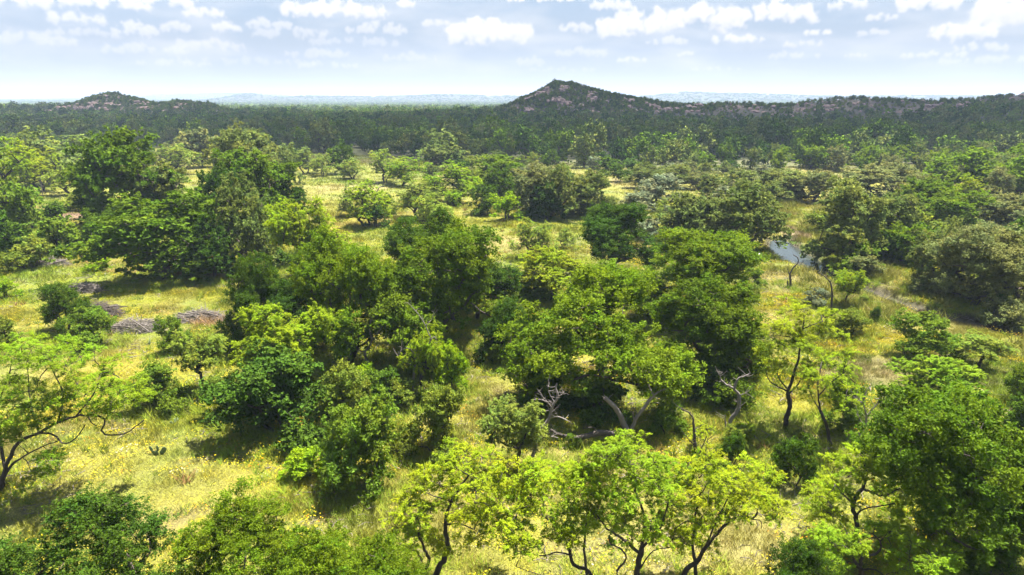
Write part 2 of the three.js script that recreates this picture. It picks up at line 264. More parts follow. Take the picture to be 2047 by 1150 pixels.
// a skeleton grown towards the leaf clumps; returns {wood, leaves}
function growTree(o, seed) {
  const R = rngOf(seed), wood = new Buf(true), leaves = new Buf(false), H = o.H, W = o.W, cr = o.cr;
  const nodes = []; // x y z parent weight
  const add = (p, parent) => { nodes.push({ p, parent, n: 0 }); return nodes.length - 1; };
  const fork = H * o.fork, stems = o.stems ?? 1, tips = [];
  for (let s = 0; s < stems; s++) {
    const a = s / stems * 6.28 + R() * 2, out = stems > 1 ? .22 * fork + .12 : .0, lean = o.lean ?? .12; let k = add(V(Math.cos(a) * out * .25, -.35, Math.sin(a) * out * .25), -1);
    const la = R() * 6.28; const steps = 5;
    for (let i = 1; i <= steps; i++) { const t = i / steps; k = add(V(Math.cos(a) * out * (.25 + t * (1 + R() * .6)) + Math.cos(la) * lean * H * t * t * .6 + (R() - .5) * o.contort * .5, -.35 + (fork + .35) * t, Math.sin(a) * out * (.25 + t * (1 + R() * .6)) + Math.sin(la) * lean * H * t * t * .6 + (R() - .5) * o.contort * .5), k); }
    tips.push(k);
  }
  const yb = H * o.base, ch = H - yb, lobes = [[0, yb + ch * .42, 0, W * .34, ch * .44, W * .34], [(R() - .5) * W * .2, yb + ch * .6, (R() - .5) * W * .2, W * .22, ch * .36, W * .22]];
  const nl = o.lobes ?? 9;
  for (let i = 0; i < nl; i++) { const a = (i + R() * .9) / nl * 6.2832 * 2, v = R(), f = o.umbrella ? .14 + .23 * R() : .37 * Math.sqrt(1 - .9 * v * v) * (.55 + .45 * Math.sqrt(R())), r = W * (.1 + .1 * R()), ry = r * (.8 + .5 * R()), y = Math.min(yb + ch * mix(o.low ?? .28, o.umbrella ? .92 - f : .88, v), H * 1.02 - ry); lobes.push([Math.cos(a) * W * f, y, Math.sin(a) * W * f, r, ry, r]); }
  const cl = [], min2 = (cr * (o.gap ?? .8)) ** 2;
  for (let tries = 0; cl.length < o.clumps && tries < o.clumps * 30; tries++) {
    const L = lobes[Math.floor(R() * lobes.length)], dy = R() * 2 - 1, ph = R() * 6.2832, s = Math.sqrt(1 - dy * dy), q = o.hollow ? .55 + .45 * R() : Math.pow(R(), .45);
    const x = L[0] + s * Math.cos(ph) * Math.max(.1, L[3] - cr * .6) * q, y = L[1] + dy * Math.max(.1, L[4] - cr * .5) * q, z = L[2] + s * Math.sin(ph) * Math.max(.1, L[5] - cr * .6) * q;
    if (y < yb + cr * .2) continue;
    if (o.umbrella && y < yb + ch * o.umbrella * (.4 + .6 * R()) ) continue;
    let ok = true; for (const c of cl) if ((c[0] - x) ** 2 + (c[1] - y) ** 2 + (c[2] - z) ** 2 < min2) { ok = false; break; }
    if (ok) cl.push([x, y, z, cr * (.6 + .75 * R() ** 1.5)]);
  }
  const c0 = V(0, fork, 0); cl.sort((a, b) => c0.distanceToSquared(V(a[0], a[1], a[2])) - c0.distanceToSquared(V(b[0], b[1], b[2])));
  const first = tips[0] - 2;
  for (const c of cl) {
    const e = V(c[0], c[1] - c[3] * .15, c[2]); let best = 1e9, bi = tips[0];
    for (let i = Math.max(2, 0); i < nodes.length; i++) { const p = nodes[i].p; if (p.y < fork * .55) continue; let d = p.distanceTo(e) + Math.max(0, p.y - e.y) * .8 + .12 * p.distanceTo(c0) * .0; if (d < best) { best = d; bi = i; } }
    let k = bi; const from = nodes[bi].p.clone(), n = Math.max(1, Math.ceil(best / (o.seg ?? .8)));
    const sag = V((R() - .5), .25 * R(), (R() - .5)).multiplyScalar(best * .22);
    for (let i = 1; i <= n; i++) { const t = i / n, p = from.clone().lerp(e, t).addScaledVector(sag, Math.sin(t * 3.14)); if (i < n) p.add(V(R() - .5, R() - .5, R() - .5).multiplyScalar(o.contort)); k = add(p, k); }
    let j = k; while (j >= 0) { nodes[j].n++; j = nodes[j].parent; }
  }
  const rad = i => o.r0 * Math.pow(Math.max(1, nodes[i].n), .47);
  nodes.forEach((nd, i) => { if (nd.parent < 0 || !nd.n) return; const r1 = rad(i), r0 = Math.min(rad(nd.parent), r1 * 1.6) * (nodes[nd.parent].parent < 0 ? 1.35 : 1); if (r0 < (o.rMin ?? 0)) return; tube(wood, R, [nodes[nd.parent].p, nd.p], [r0, r1], o.lowWood ? 4 : sidesOf(r0)); });
  for (const c of cl) {
    clumpLeaves(leaves, R, c[0], c[1], c[2], c[3], Math.round(o.per * (c[3] / cr) ** 2), o);
    if (o.twigs) for (let i = 0; i < o.twigs; i++) { const a = V(R() - .5, R() * .7 - .15, R() - .5).normalize().multiplyScalar(c[3] * (.7 + .4 * R())), s0 = V(c[0], c[1] - c[3] * .15, c[2]); tube(wood, R, [s0, s0.clone().addScaledVector(a, .5).add(V((R() - .5) * .1, .06, (R() - .5) * .1)), s0.clone().add(a)], [o.r0 * .9, o.r0 * .55, o.r0 * .3], 3); }
  }
  const lp = leaves.p, xs = [], ys = [], zs = []; for (let i = 0; i < lp.length; i += 39) { xs.push(lp[i]); ys.push(lp[i + 1]); zs.push(lp[i + 2]); }
  for (const a of [xs, ys, zs]) a.sort((p, q) => p - q); const at = (a, f) => a[Math.floor((a.length - 1) * f)];
  return { wood: wood.geo(), leaves: leaves.geo(), H: at(ys, .985), W: (at(xs, .99) - at(xs, .01) + at(zs, .99) - at(zs, .01)) / 2 };
}
const lib = {}; let seed0 = 100;
function variants(n, f) { return Array.from({ length: n }, (_, i) => growTree(f(i), seed0++)); }
lib.oakH = variants(2, i => ({ H: 9, W: 10.5, base: .0, low: .06, fork: .16, clumps: 200, cr: .78, per: 620, leaf: .115, wid: .075, contort: .14, r0: .02, hollow: true, lobes: 13, gap: .72, spread: .17 }));
lib.oakN = variants(4, i => ({ H: 9, W: 10.5, base: i < 2 ? .1 : .0, low: i < 2 ? .15 : .06, fork: i < 2 ? .24 : .14, clumps: i < 2 ? 185 : 205, cr: .8, per: 400, leaf: .15, wid: .1, contort: .14, r0: .02, hollow: true, lobes: 11, gap: .72 }));
lib.oakM = variants(6, i => ({ H: 8, W: 9.5, base: i < 2 ? .05 : .0, low: .05, fork: .2, clumps: 140, cr: .82, per: 120, leaf: .27, wid: .18, contort: .12, r0: .022, hollow: true, lobes: 10, lowWood: true, rMin: .03, gap: .72 }));
lib.oakF = variants(6, i => ({ H: 7.5, W: 9, base: .0, low: .05, fork: .2, clumps: 70, cr: 1.05, per: 42, leaf: .5, wid: .34, contort: .1, r0: .026, hollow: true, lobes: 8, lowWood: true, rMin: .06, seg: 1.6, gap: .7 }));
lib.oakD = variants(4, i => ({ H: 7, W: 8.5, base: .0, low: .05, fork: .2, clumps: 26, cr: 1.5, per: 22, leaf: .95, wid: .66, contort: .1, r0: .04, hollow: true, lobes: 5, lowWood: true, rMin: .12, seg: 2.5 }));
const MESQ = { flat: .8, droop: .5, spread: .13 };
lib.mesqN = variants(4, i => ({ ...MESQ, umbrella: .3, H: 6, W: 7, base: .2, fork: .2, stems: 1 + i % 3, clumps: 105, cr: .62, per: 380, leaf: .17, wid: .06, contort: .3, r0: .018, lobes: 9, twigs: 3, gap: .85, lean: .2 }));
lib.mesqM = variants(5, i => ({ ...MESQ, umbrella: .2, H: 6, W: 7, base: .06, low: .2, fork: .18, stems: 1 + i % 3, clumps: 90, cr: .66, per: 130, leaf: .26, wid: .1, contort: .25, r0: .022, lobes: 8, gap: .8, lean: .15, lowWood: true, rMin: .02 }));
lib.bushN = variants(5, i => ({ H: 3.2, W: 4.2, base: .0, low: .05, fork: .1, stems: 5, clumps: 80, cr: .42, per: 170, leaf: .13, wid: .085, contort: .1, r0: .01, lobes: 10, gap: .7, spread: .25 }));
lib.bushM = variants(5, i => ({ H: 3.2, W: 4.2, base: .0, low: .05, fork: .1, stems: 3, clumps: 46, cr: .52, per: 62, leaf: .24, wid: .16, contort: .1, r0: .014, lobes: 8, gap: .7, lowWood: true, rMin: .02, spread: .25 }));

const KINDS = { O: ['oak_tree', 'oak', 'tree'], K: ['oak_tree', 'oak', 'tree'], D: ['oak_tree', 'oak', 'tree'], G: ['oak_tree', 'oak', 'tree'], M: ['mesquite_tree', 'mesq', 'tree'], P: ['mesquite_tree', 'mesq', 'tree'], B: ['shrub', 'bush', 'shrub'], BD: ['shrub', 'bush', 'shrub'], BL: ['shrub', 'bush', 'shrub'], BG: ['shrub', 'bush', 'shrub'] };
const GROUPS = { oak_tree: 'oaks around the clearing', mesquite_tree: 'mesquites around the clearing', shrub: 'shrubs around the clearing' };
const TONES = { O: 'bright green', D: 'deep green', K: 'dark green', G: 'grey-green', M: 'lime', P: 'pale green', B: 'fresh green', BD: 'dark green', BL: 'lime', BG: 'silver-grey' };
const placed = []; // x, z, crown radius
const RP = rngOf(4242);
function putTree(k, x, z, h, w, label, o = {}) {
  const [name, set, cat] = KINDS[k], d = Math.hypot(x, z), lod = set === 'oak' && d < 40 ? 'H' : d < 82 ? 'N' : (set === 'oak' && d > 170 ? 'F' : 'M'), L = lib[set + lod];
  const g = L[(o.v ?? Math.floor(RP() * L.length)) % L.length], mats = M[k], t = new THREE.Group();
  t.name = numbered(name); t.position.set(x, height(x, z) - .03, z); t.rotation.set((RP() - .5) * .12, o.a ?? RP() * 6.283, (RP() - .5) * .12); const sx = mix(.8, .98, RP()); t.scale.set(w / g.W * sx, h / g.H, w / g.W * (1.76 - sx));
  const bush = set === 'bush';
  meshOf(bush ? 'stem' : 'trunk', g.wood, set === 'oak' ? M.bark : M.blackBark, t); meshOf(bush ? 'foliage' : 'crown', g.leaves, mats[Math.floor(RP() * mats.length)], t);
  tag(t, o.group ? (h > (bush ? 2.1 : 5) ? 'tall ' : 'low ') + TONES[k] + ' ' + label : label, cat, o.group ?? GROUPS[name]); scene.add(t); placed.push([x, z, w / 2]); return t;
}
const TREES = [
["K",-15.81,-21.2,5.71,7.32,"dark dense round-topped oak below the open meadow with the prickly pear"],
["O",-9.96,-21.44,5.44,5.74,"green oak with a pointed leafy top sprout, next to the dark round oak",{"v":3}],
["O",-5.66,-20.49,5.6,6.06,"green oak squeezed between the pointed-top oak and the first mesquite",{"v":4}],
["K",10.59,-21.2,4.27,3.96,"dark green oak with ragged top between two lime mesquites"],
["O",5.68,-42.25,9.02,11.5,"broad green oak with a dark trunk at the centre of the clearing",{"v":1}],
["D",14.38,-45.83,7.52,8.71,"rounded oak with deep shade at its trunk, right of the centre oak",{"v":3}],
["O",17.12,-59.75,8.43,12.0,"wide green oak directly behind the rounded oak",{"v":4}],
["K",12.29,-77.92,8.23,9.59,"compact very dark oak behind the bright lime mesquite clump"],
["D",-5.89,-52.64,10.4,12.02,"large green oak with dark underside beside the pale forked dead limbs",{"v":1}],
["O",-12.66,-49.9,9.96,8.21,"tall green oak standing behind the bare grey limb",{"v":2}],
["K",-9.0,-67.91,8.78,8.67,"darker oak crown rising at the back of the large green oak"],
["K",-3.23,-61.23,5.8,6.99,"dark low oak with its shoulder over the pale grass strip"],
["B",17.37,-48.38,2.22,3.41,"leafy bush in the shade right of the rounded oak"],
["K",-0.54,-50.97,4.99,4.33,"shaded dark oak filling the gap between the two large oaks"],
["K",-17.57,-53.23,6.0,4.91,"shaded oak between the large oaks and the ragged sapling oak"],
["K",-21.3,-52.64,7.71,5.24,"ragged upright oak sapling with a leafy top by the brush piles"],
["M",-15.4,-43.44,6.79,6.27,"feathery mesquite growing out of a dark bush thicket"],
["BD",-14.46,-38.66,4.99,8.29,"large dark bush thicket casting shade on the meadow"],
["B",-18.22,-41.11,3.0,3.59,"green bush on the left flank of the dark thicket"],
["B",-10.32,-39.68,3.93,3.78,"shaded bush between the dark thicket and the big oaks"],
["BD",-8.96,-42.64,2.55,3.38,"low dark bush beneath the bare grey limb"],
["BL",-4.45,-45.57,3.18,2.68,"bright green bush in the shady gap before the oaks"],
["M",-6.1,-44.27,4.82,3.3,"thin young tree with leafy top among grey forked twigs",{"v":1}],
["B",-7.79,-32.74,4.79,4.78,"loose light green bush with a broken black stump limb"],
["B",-4.52,-36.15,4.1,4.35,"rounded grey-green bush next to the sunny grass path"],
["P",0.18,-33.92,4.38,3.7,"pale feathery mesquite sapling below the centre oak"],
["BD",-9.54,-35.0,2.66,2.27,"small green bush at the left of the loose light bush"],
["BD",15.3,-32.74,2.98,2.54,"dark round bush in the golden flowers below the upright mesquite"],
["BD",12.46,-34.73,2.13,1.75,"small dark bush beside the multi-stemmed sapling"],
["B",20.73,-38.86,3.28,3.1,"bush behind the bare leaning sapling"],
["B",9.49,-38.33,2.19,2.15,"pale grassy bush under the dead forked tree"],
["BD",5.58,-40.52,2.73,4.19,"deep green bush around the trunk of the centre oak"],
["BD",2.21,-41.48,3.03,3.62,"shaded bush under the left side of the centre oak"],
["BD",13.94,-44.27,2.63,3.84,"shaded bush at the foot of the rounded oak"],
["D",-39.67,-76.06,9.4,13.32,"massive dark-green oak with foliage to the ground above the brush piles",{"v":3}],
["G",-32.37,-79.61,10.94,9.45,"grey-green oak shoulder to shoulder with the massive oak",{"v":0}],
["K",-34.19,-76.06,6.98,6.26,"dark shadowed oak between the massive oak and grey-green oak"],
["D",-58.8,-103.25,15.16,15.45,"tall oak towering over the pale mesquites",{"v":1}],
["G",-53.89,-105.3,10.82,10.04,"olive oak tucked beneath the tall towering oak",{"v":3}],
["K",-68.32,-111.95,11.44,8.19,"dark oak on the outer flank of the tall towering oak"],
["D",-38.68,-103.25,12.47,13.61,"flat-topped dark oak facing the pale gravel opening"],
["G",-55.33,-141.31,13.96,15.35,"dome-shaped olive oak behind the flat-topped oak"],
["K",-41.73,-95.75,10.28,7.76,"dark oak under the left side of the flat-topped oak"],
["K",-34.84,-103.25,7.28,6.85,"small dark oak at the edge of the pale clearing"],
["G",-55.94,-167.21,9.57,9.69,"olive oak at the shoulder of the dome-shaped oak"],
["M",-24.4,-76.06,9.23,7.37,"lime mesquite with a curved dead branch over it"],
["M",-21.85,-79.61,5.48,6.55,"lime mesquite sprawling before the pale clearing"],
["B",-22.79,-61.23,3.9,3.27,"bush at the foot of the grey-green oak"],
["K",-39.41,-57.65,4.62,4.42,"dark bushy oak sapling standing before the brush piles"],
["B",-35.49,-54.42,3.1,4.62,"light bush hugging the dark oak sapling"],
["B",-27.87,-52.64,2.81,2.65,"light bush below the longest brush pile"],
["B",-23.73,-42.25,2.89,4.18,"dark speckled bush shading the meadow grass"],
["P",-21.68,-44.69,4.31,3.85,"thin airy mesquite sapling between bushes near brush piles"],
["BL",-52.55,-67.91,2.14,2.58,"lime bush cut by the photo edge above the meadow"],
["B",-42.82,-54.42,2.22,2.53,"green bush at the meadow rim behind the crooked mesquite"],
["BG",-38.78,-99.36,3.73,6.63,"grey bush below the flat-topped oak"],
["B",-59.78,-89.22,4.73,6.31,"green bush behind the farthest brush pile"],
["K",-53.42,-89.22,5.72,6.64,"feathery dark juniper-like tree beside the massive oak"],
["BD",-75.37,-111.95,3.74,4.96,"dark bush beside the pink bare soil"],
["BD",-68.02,-114.34,3.98,9.27,"dark spreading bush under the tall towering oak"],
["BD",-65.04,-86.26,5.88,4.82,"lush dark bush on the wooded edge of the meadow"],
["B",-72.48,-99.36,8.48,7.33,"broad green bush near the white snag"],
["B",-58.78,-80.86,3.72,5.46,"lime shrub at the edge of the mown grass"],
["BL",-49.51,-79.61,1.85,2.7,"bright yellow-green sapling near farthest brush pile"],
["M",-104.59,-141.31,12.18,11.28,"pale mesquite with bare dark limbs near white snag"],
["M",-105.22,-153.21,9.36,12.23,"pale mesquite with forked trunk over golden grass"],
["P",-96.45,-149.03,6.47,9.77,"pale mesquite with bare crossing stems beside golden grass"],
["P",-117.32,-190.24,10.54,17.84,"pale green mesquite crown behind the golden grass opening"],
["G",-113.28,-167.21,12.51,14.5,"olive oak at the back of the pale mesquites"],
["K",-132.81,-196.99,7.02,9.97,"dark oak under the olive oak crown"],
["P",-91.74,-190.24,8.14,11.0,"pale mesquite peeking out behind the tall towering oak"],
["G",-95.02,-211.99,11.24,13.73,"grey oak behind the tall towering oak"],
["B",-143.54,-196.99,6.33,9.97,"green scrub tree on the woodland edge"],
["M",-23.47,-109.64,7.28,7.66,"leaning mesquite with pale trunk in the open field"],
["BD",-22.15,-108.31,3.71,4.0,"dark bush at the foot of the leaning mesquite"],
["P",-28.92,-121.06,5.34,4.89,"small thin mesquite left of the leaning mesquite"],
["BD",-23.5,-126.76,3.17,3.26,"small round dark bush alone in the field"],
["P",-16.29,-116.84,6.45,9.01,"pale mesquite thicket in the middle of the field"],
["P",-12.56,-103.25,6.14,6.86,"pale lower mesquite beside the field thicket"],
["M",-11.99,-137.73,7.99,10.54,"yellow-green mesquite with a rounded crown and dark stem"],
["M",-26.35,-165.21,6.77,10.19,"lime round mesquite casting a purple-grey shadow"],
["P",-31.87,-172.45,8.03,8.74,"pale mesquite behind the lime round mesquite"],
["P",-51.65,-187.67,5.91,7.07,"small mesquite with short black trunk on the far field edge"],
["P",-41.81,-180.33,5.18,7.85,"low two-stemmed mesquite on the far field edge"],
["K",-48.14,-192.89,8.24,8.08,"dark round-headed oak on a thin trunk at far field edge"],
["P",-57.67,-192.89,7.16,8.65,"pale mesquite at the end of the far field"],
["P",-61.32,-190.24,6.12,8.26,"pale mesquite next to olive oak at the field end"],
["G",-22.0,-204.22,10.7,16.92,"olive oak dome before the shaded woodland"],
["BL",-22.58,-187.67,3.64,4.08,"small columnar green bush behind the field"],
["O",-2.79,-162.28,7.35,14.14,"green oak bank behind the field",{"v":3}],
["K",-5.32,-123.28,5.08,5.88,"dark low tree at the edge of the golden field"],
["K",-2.32,-134.32,6.85,7.85,"dark oak behind the golden field"],
["G",3.71,-121.06,9.01,8.85,"grey-green oak with dark base at the golden field",{"v":3}],
["G",9.28,-117.87,8.88,9.49,"grey-green oak in the middle of the clump at the golden field"],
["K",6.18,-116.84,6.03,6.87,"dark shaded oak inside the clump at the golden field"],
["G",13.99,-121.06,7.71,7.54,"grey-green oak at the end of the clump at the golden field"],
["BL",-1.17,-116.84,4.49,5.59,"lime bush at the edge of the golden field"],
["M",3.71,-67.91,5.4,7.7,"vivid lime mesquite clump between the large oaks"],
["P",2.04,-86.26,5.24,4.5,"olive-leaved small mesquite over the pale grass strip"],
["P",4.05,-87.71,4.46,3.92,"twin small mesquite touching the olive-leaved one"],
["P",7.27,-93.03,3.03,3.12,"thin bare-stemmed mesquite on the pale grass strip"],
["B",2.15,-67.91,2.14,4.65,"pale weedy bush below the vivid lime clump"],
["BG",19.74,-99.36,3.36,5.16,"silvery bush behind the compact dark oak"],
["G",32.06,-90.77,9.01,11.08,"largest grey-olive oak beside the creek pool",{"v":0}],
["G",25.85,-95.75,7.29,10.62,"grey-olive oak merging with the largest one by the pool"],
["G",30.31,-97.52,6.55,7.94,"shadowed grey-olive oak between the two by the pool"],
["BG",22.72,-125.0,3.41,7.81,"silver-grey round bush standing out in pale grass"],
["BG",30.0,-137.73,5.52,8.05,"silver-grey scrub with bare twigs"],
["G",31.59,-162.28,5.04,8.26,"olive oak dome at the edge of the shaded field"],
["G",38.1,-162.28,5.27,10.62,"grey oak with airy crown behind silver scrub"],
["G",41.23,-139.85,5.1,8.69,"pale grey-green oak behind the creek oaks"],
["G",50.06,-153.21,5.0,8.93,"grey oak with lighter top behind the creek oaks"],
["G",55.64,-141.31,5.96,12.38,"dense grey oak mass before the creek bend"],
["G",60.86,-137.73,6.02,10.06,"dense grey oak ending at the creek bend"],
["P",26.06,-116.84,3.63,3.44,"spindly mesquite beside the silver-grey round bush"],
["K",26.48,-190.24,4.77,8.27,"small dark green oak at the shaded field"],
["K",35.26,-196.99,3.81,9.27,"flat green oak at the shaded field edge"],
["B",14.45,-61.23,1.97,2.82,"bush under the wide green oak"],
["BL",96.76,-220.36,4.7,9.55,"light green oak in the shaded wood"],
["G",42.54,-84.85,10.16,9.74,"tall oak with open dark limbs on the creek bank"],
["G",44.1,-90.77,6.15,4.72,"bushy oak leaning over the creek pool"],
["G",50.76,-90.77,7.82,9.41,"grey-leaved oak beside the tall creek oak"],
["O",48.8,-83.48,4.96,5.3,"small round oak before the dark creek wood",{"v":3}],
["G",46.39,-65.77,8.0,11.4,"big vine-covered oak at the creek with silvery top",{"v":3}],
["G",45.87,-70.77,7.62,6.38,"feathery vine-covered oak on the flank of the big vine oak"],
["G",52.45,-67.91,6.85,6.65,"vine-covered oak half cut by the photo edge"],
["O",69.7,-116.84,7.04,10.29,"bright green rounded oak above the creek wood",{"v":4}],
["O",70.72,-107.43,5.98,9.5,"green oak above the vine-covered oak",{"v":3}],
["G",78.61,-109.64,5.29,10.51,"olive oak uphill of the vine-covered oak"],
["G",73.27,-141.31,6.67,12.37,"pale green oak at the top of the creek wood"],
["G",81.53,-145.07,6.83,11.63,"pale oak neighbouring the pale green one at wood top"],
["O",94.9,-153.21,7.41,12.25,"green oak on the sunlit rim of the creek wood",{"v":3}],
["O",104.99,-153.21,9.36,13.34,"green oak on the crest of the sunlit wood",{"v":4}],
["O",104.38,-141.31,10.19,12.33,"oak on the sunlit crest cut by the photo edge",{"v":3}],
["M",84.99,-127.96,6.55,6.55,"lime tree with dark stem inside the creek wood"],
["B",48.25,-105.3,3.15,4.68,"pale willow-like bush at the creek bend"],
["B",38.44,-74.95,2.04,3.4,"scrub bush on the shaded creek bank"],
["BD",47.98,-64.41,1.54,2.95,"dark bush at the foot of the vine-covered oak"],
["M",33.55,-65.77,3.73,3.4,"small lime mesquite with forked black trunk in right meadow"],
["BG",30.63,-65.77,1.78,2.61,"olive tuft bush beside the thin dead pole"],
["B",29.29,-56.71,2.48,3.5,"scruffy bush with dry stems around the thin dead pole"],
["BD",34.09,-60.93,1.47,1.12,"lone small green bush in the yellow meadow"],
["B",32.61,-51.19,3.49,4.96,"wide grey-green bush leaning on a black stem"],
["P",36.11,-49.38,2.58,3.66,"thin umbrella mesquite on a crooked stem in right meadow"],
["M",27.87,-41.11,3.87,6.18,"yellow-lime mesquite behind the big dark leaning oak"],
["B",34.56,-42.64,2.73,2.53,"bush cut by the photo edge beside the right meadow"],
["BD",31.47,-38.33,2.35,2.46,"dark bush at the photo edge above the leaning oak"],
["P",35.49,-66.12,1.16,1.11,"leafless-looking tiny shrub near the creek line"],
["BD",6.19,-35.0,1.11,1.14,"low green tuft bush by the fallen log"],
["B",3.63,-36.75,0.82,1.19,"green tuft bush beside the grey dead tree"],
["B",-77.22,-112.93,1.88,3.04,"shrub of the dense scrub around the pink bare soil",{"group":"scrub around the pink bare soil"}],
["P",-76.72,-108.16,2.81,3.65,"shrub of the dense scrub around the pink bare soil",{"group":"scrub around the pink bare soil"}],
["B",-61.88,-96.19,1.94,3.23,"shrub of the dense scrub around the pink bare soil",{"group":"scrub around the pink bare soil"}],
["P",-89.49,-120.86,1.82,2.56,"shrub of the dense scrub around the pink bare soil",{"group":"scrub around the pink bare soil"}],
["BL",-74.96,-97.83,3.18,5.19,"shrub of the dense scrub around the pink bare soil",{"group":"scrub around the pink bare soil"}],
["BL",-88.99,-121.72,3.19,5.21,"shrub of the dense scrub around the pink bare soil",{"group":"scrub around the pink bare soil"}],
["B",-66.75,-111.66,2.28,2.57,"shrub of the dense scrub around the pink bare soil",{"group":"scrub around the pink bare soil"}],
["B",-79.99,-133.46,2.36,3.29,"shrub of the dense scrub around the pink bare soil",{"group":"scrub around the pink bare soil"}],
["B",-70.31,-95.86,3.3,5.54,"shrub of the dense scrub around the pink bare soil",{"group":"scrub around the pink bare soil"}],
["B",-77.29,-102.63,3.39,4.14,"shrub of the dense scrub around the pink bare soil",{"group":"scrub around the pink bare soil"}],
["P",-76.39,-127.77,3.44,4.81,"shrub of the dense scrub around the pink bare soil",{"group":"scrub around the pink bare soil"}],
["B",-61.0,-88.94,2.44,3.27,"shrub of the dense scrub around the pink bare soil",{"group":"scrub around the pink bare soil"}],
["B",-80.57,-126.93,3.48,5.33,"shrub of the dense scrub around the pink bare soil",{"group":"scrub around the pink bare soil"}],
["BL",-79.42,-103.72,2.81,3.35,"shrub of the dense scrub around the pink bare soil",{"group":"scrub around the pink bare soil"}],
["B",-65.16,-102.78,1.67,2.7,"shrub of the dense scrub around the pink bare soil",{"group":"scrub around the pink bare soil"}],
["BL",-71.12,-120.93,2.82,3.18,"shrub of the dense scrub around the pink bare soil",{"group":"scrub around the pink bare soil"}],
["BL",-64.45,-105.28,2.73,4.13,"shrub of the dense scrub around the pink bare soil",{"group":"scrub around the pink bare soil"}],
["BD",-68.7,-90.33,2.33,2.86,"shrub of the dense scrub around the pink bare soil",{"group":"scrub around the pink bare soil"}],
["BL",-60.23,-102.82,1.64,2.59,"shrub of the dense scrub around the pink bare soil",{"group":"scrub around the pink bare soil"}],
["B",-99.34,-129.28,2.04,2.58,"shrub of the dense scrub around the pink bare soil",{"group":"scrub around the pink bare soil"}],
["BD",-25.14,-78.43,2.43,2.75,"shrub in the thicket beside the large green oaks",{"group":"thicket beside the large green oaks"}],
["B",-16.03,-58.39,2.4,3.66,"shrub in the thicket beside the large green oaks",{"group":"thicket beside the large green oaks"}],
["BD",-26.37,-91.11,2.64,3.05,"shrub in the thicket beside the large green oaks",{"group":"thicket beside the large green oaks"}],
["BD",-16.68,-54.34,2.5,2.95,"shrub in the thicket beside the large green oaks",{"group":"thicket beside the large green oaks"}],
["B",-19.7,-57.36,2.01,2.28,"shrub in the thicket beside the large green oaks",{"group":"thicket beside the large green oaks"}],
["B",-27.51,-84.99,1.79,2.13,"shrub in the thicket beside the large green oaks",{"group":"thicket beside the large green oaks"}],
["BD",-28.56,-82.46,2.22,3.26,"shrub in the thicket beside the large green oaks",{"group":"thicket beside the large green oaks"}],
["BD",-22.66,-69.6,2.04,3.43,"shrub in the thicket beside the large green oaks",{"group":"thicket beside the large green oaks"}],
["BD",-25.1,-91.16,2.32,3.54,"shrub in the thicket beside the large green oaks",{"group":"thicket beside the large green oaks"}],
["BD",-17.33,-58.53,2.66,3.36,"shrub in the thicket beside the large green oaks",{"group":"thicket beside the large green oaks"}],
["B",-17.91,-55.18,2.04,2.4,"shrub in the thicket beside the large green oaks",{"group":"thicket beside the large green oaks"}],
["BD",-20.25,-58.92,2.97,3.63,"shrub in the thicket beside the large green oaks",{"group":"thicket beside the large green oaks"}],
["B",-15.39,-40.84,1.59,1.91,"shrub along the foot of the dark thicket",{"group":"low shrubs along the dark thicket"}],
["B",-14.73,-42.6,1.27,1.89,"shrub along the foot of the dark thicket",{"group":"low shrubs along the dark thicket"}],
["BD",-14.68,-41.05,1.74,2.86,"shrub along the foot of the dark thicket",{"group":"low shrubs along the dark thicket"}],
["BD",-11.65,-40.76,2.16,2.45,"shrub along the foot of the dark thicket",{"group":"low shrubs along the dark thicket"}],
["B",-13.83,-43.6,1.9,2.61,"shrub along the foot of the dark thicket",{"group":"low shrubs along the dark thicket"}],
["B",-6.38,-35.96,1.65,1.84,"loose shrub in the weedy ground below the large oaks",{"group":"loose low shrubs below the large oaks"}],
["B",-7.44,-42.33,1.81,2.78,"loose shrub in the weedy ground below the large oaks",{"group":"loose low shrubs below the large oaks"}],
["B",-10.25,-42.15,1.58,1.82,"loose shrub in the weedy ground below the large oaks",{"group":"loose low shrubs below the large oaks"}],
["B",-8.47,-39.87,0.98,1.18,"loose shrub in the weedy ground below the large oaks",{"group":"loose low shrubs below the large oaks"}],
["B",-8.77,-44.61,0.93,1.38,"loose shrub in the weedy ground below the large oaks",{"group":"loose low shrubs below the large oaks"}],
["BL",-10.67,-45.57,1.75,2.28,"loose shrub in the weedy ground below the large oaks",{"group":"loose low shrubs below the large oaks"}],
["BL",-11.36,-33.59,1.55,2.61,"loose shrub in the weedy ground below the large oaks",{"group":"loose low shrubs below the large oaks"}],
["B",-8.09,-44.25,1.28,1.59,"loose shrub in the weedy ground below the large oaks",{"group":"loose low shrubs below the large oaks"}],
["B",-12.58,-42.48,1.02,1.2,"loose shrub in the weedy ground below the large oaks",{"group":"loose low shrubs below the large oaks"}],
["BL",13.67,-66.36,1.89,2.61,"shrub behind the centre oak",{"group":"pale shrubs behind the centre oak"}],
["BL",4.3,-64.12,1.28,1.61,"shrub behind the centre oak",{"group":"pale shrubs behind the centre oak"}],
["B",-0.97,-67.42,1.73,2.91,"shrub behind the centre oak",{"group":"pale shrubs behind the centre oak"}],
["BL",-0.32,-67.44,2.02,2.96,"shrub behind the centre oak",{"group":"pale shrubs behind the centre oak"}],
["BL",8.23,-63.74,1.16,1.3,"shrub behind the centre oak",{"group":"pale shrubs behind the centre oak"}],
["B",13.0,-62.89,2.08,3.45,"shrub behind the centre oak",{"group":"pale shrubs behind the centre oak"}],
["B",14.02,-68.89,1.38,1.72,"shrub behind the centre oak",{"group":"pale shrubs behind the centre oak"}],
["BL",6.31,-66.58,2.0,2.68,"shrub behind the centre oak",{"group":"pale shrubs behind the centre oak"}],
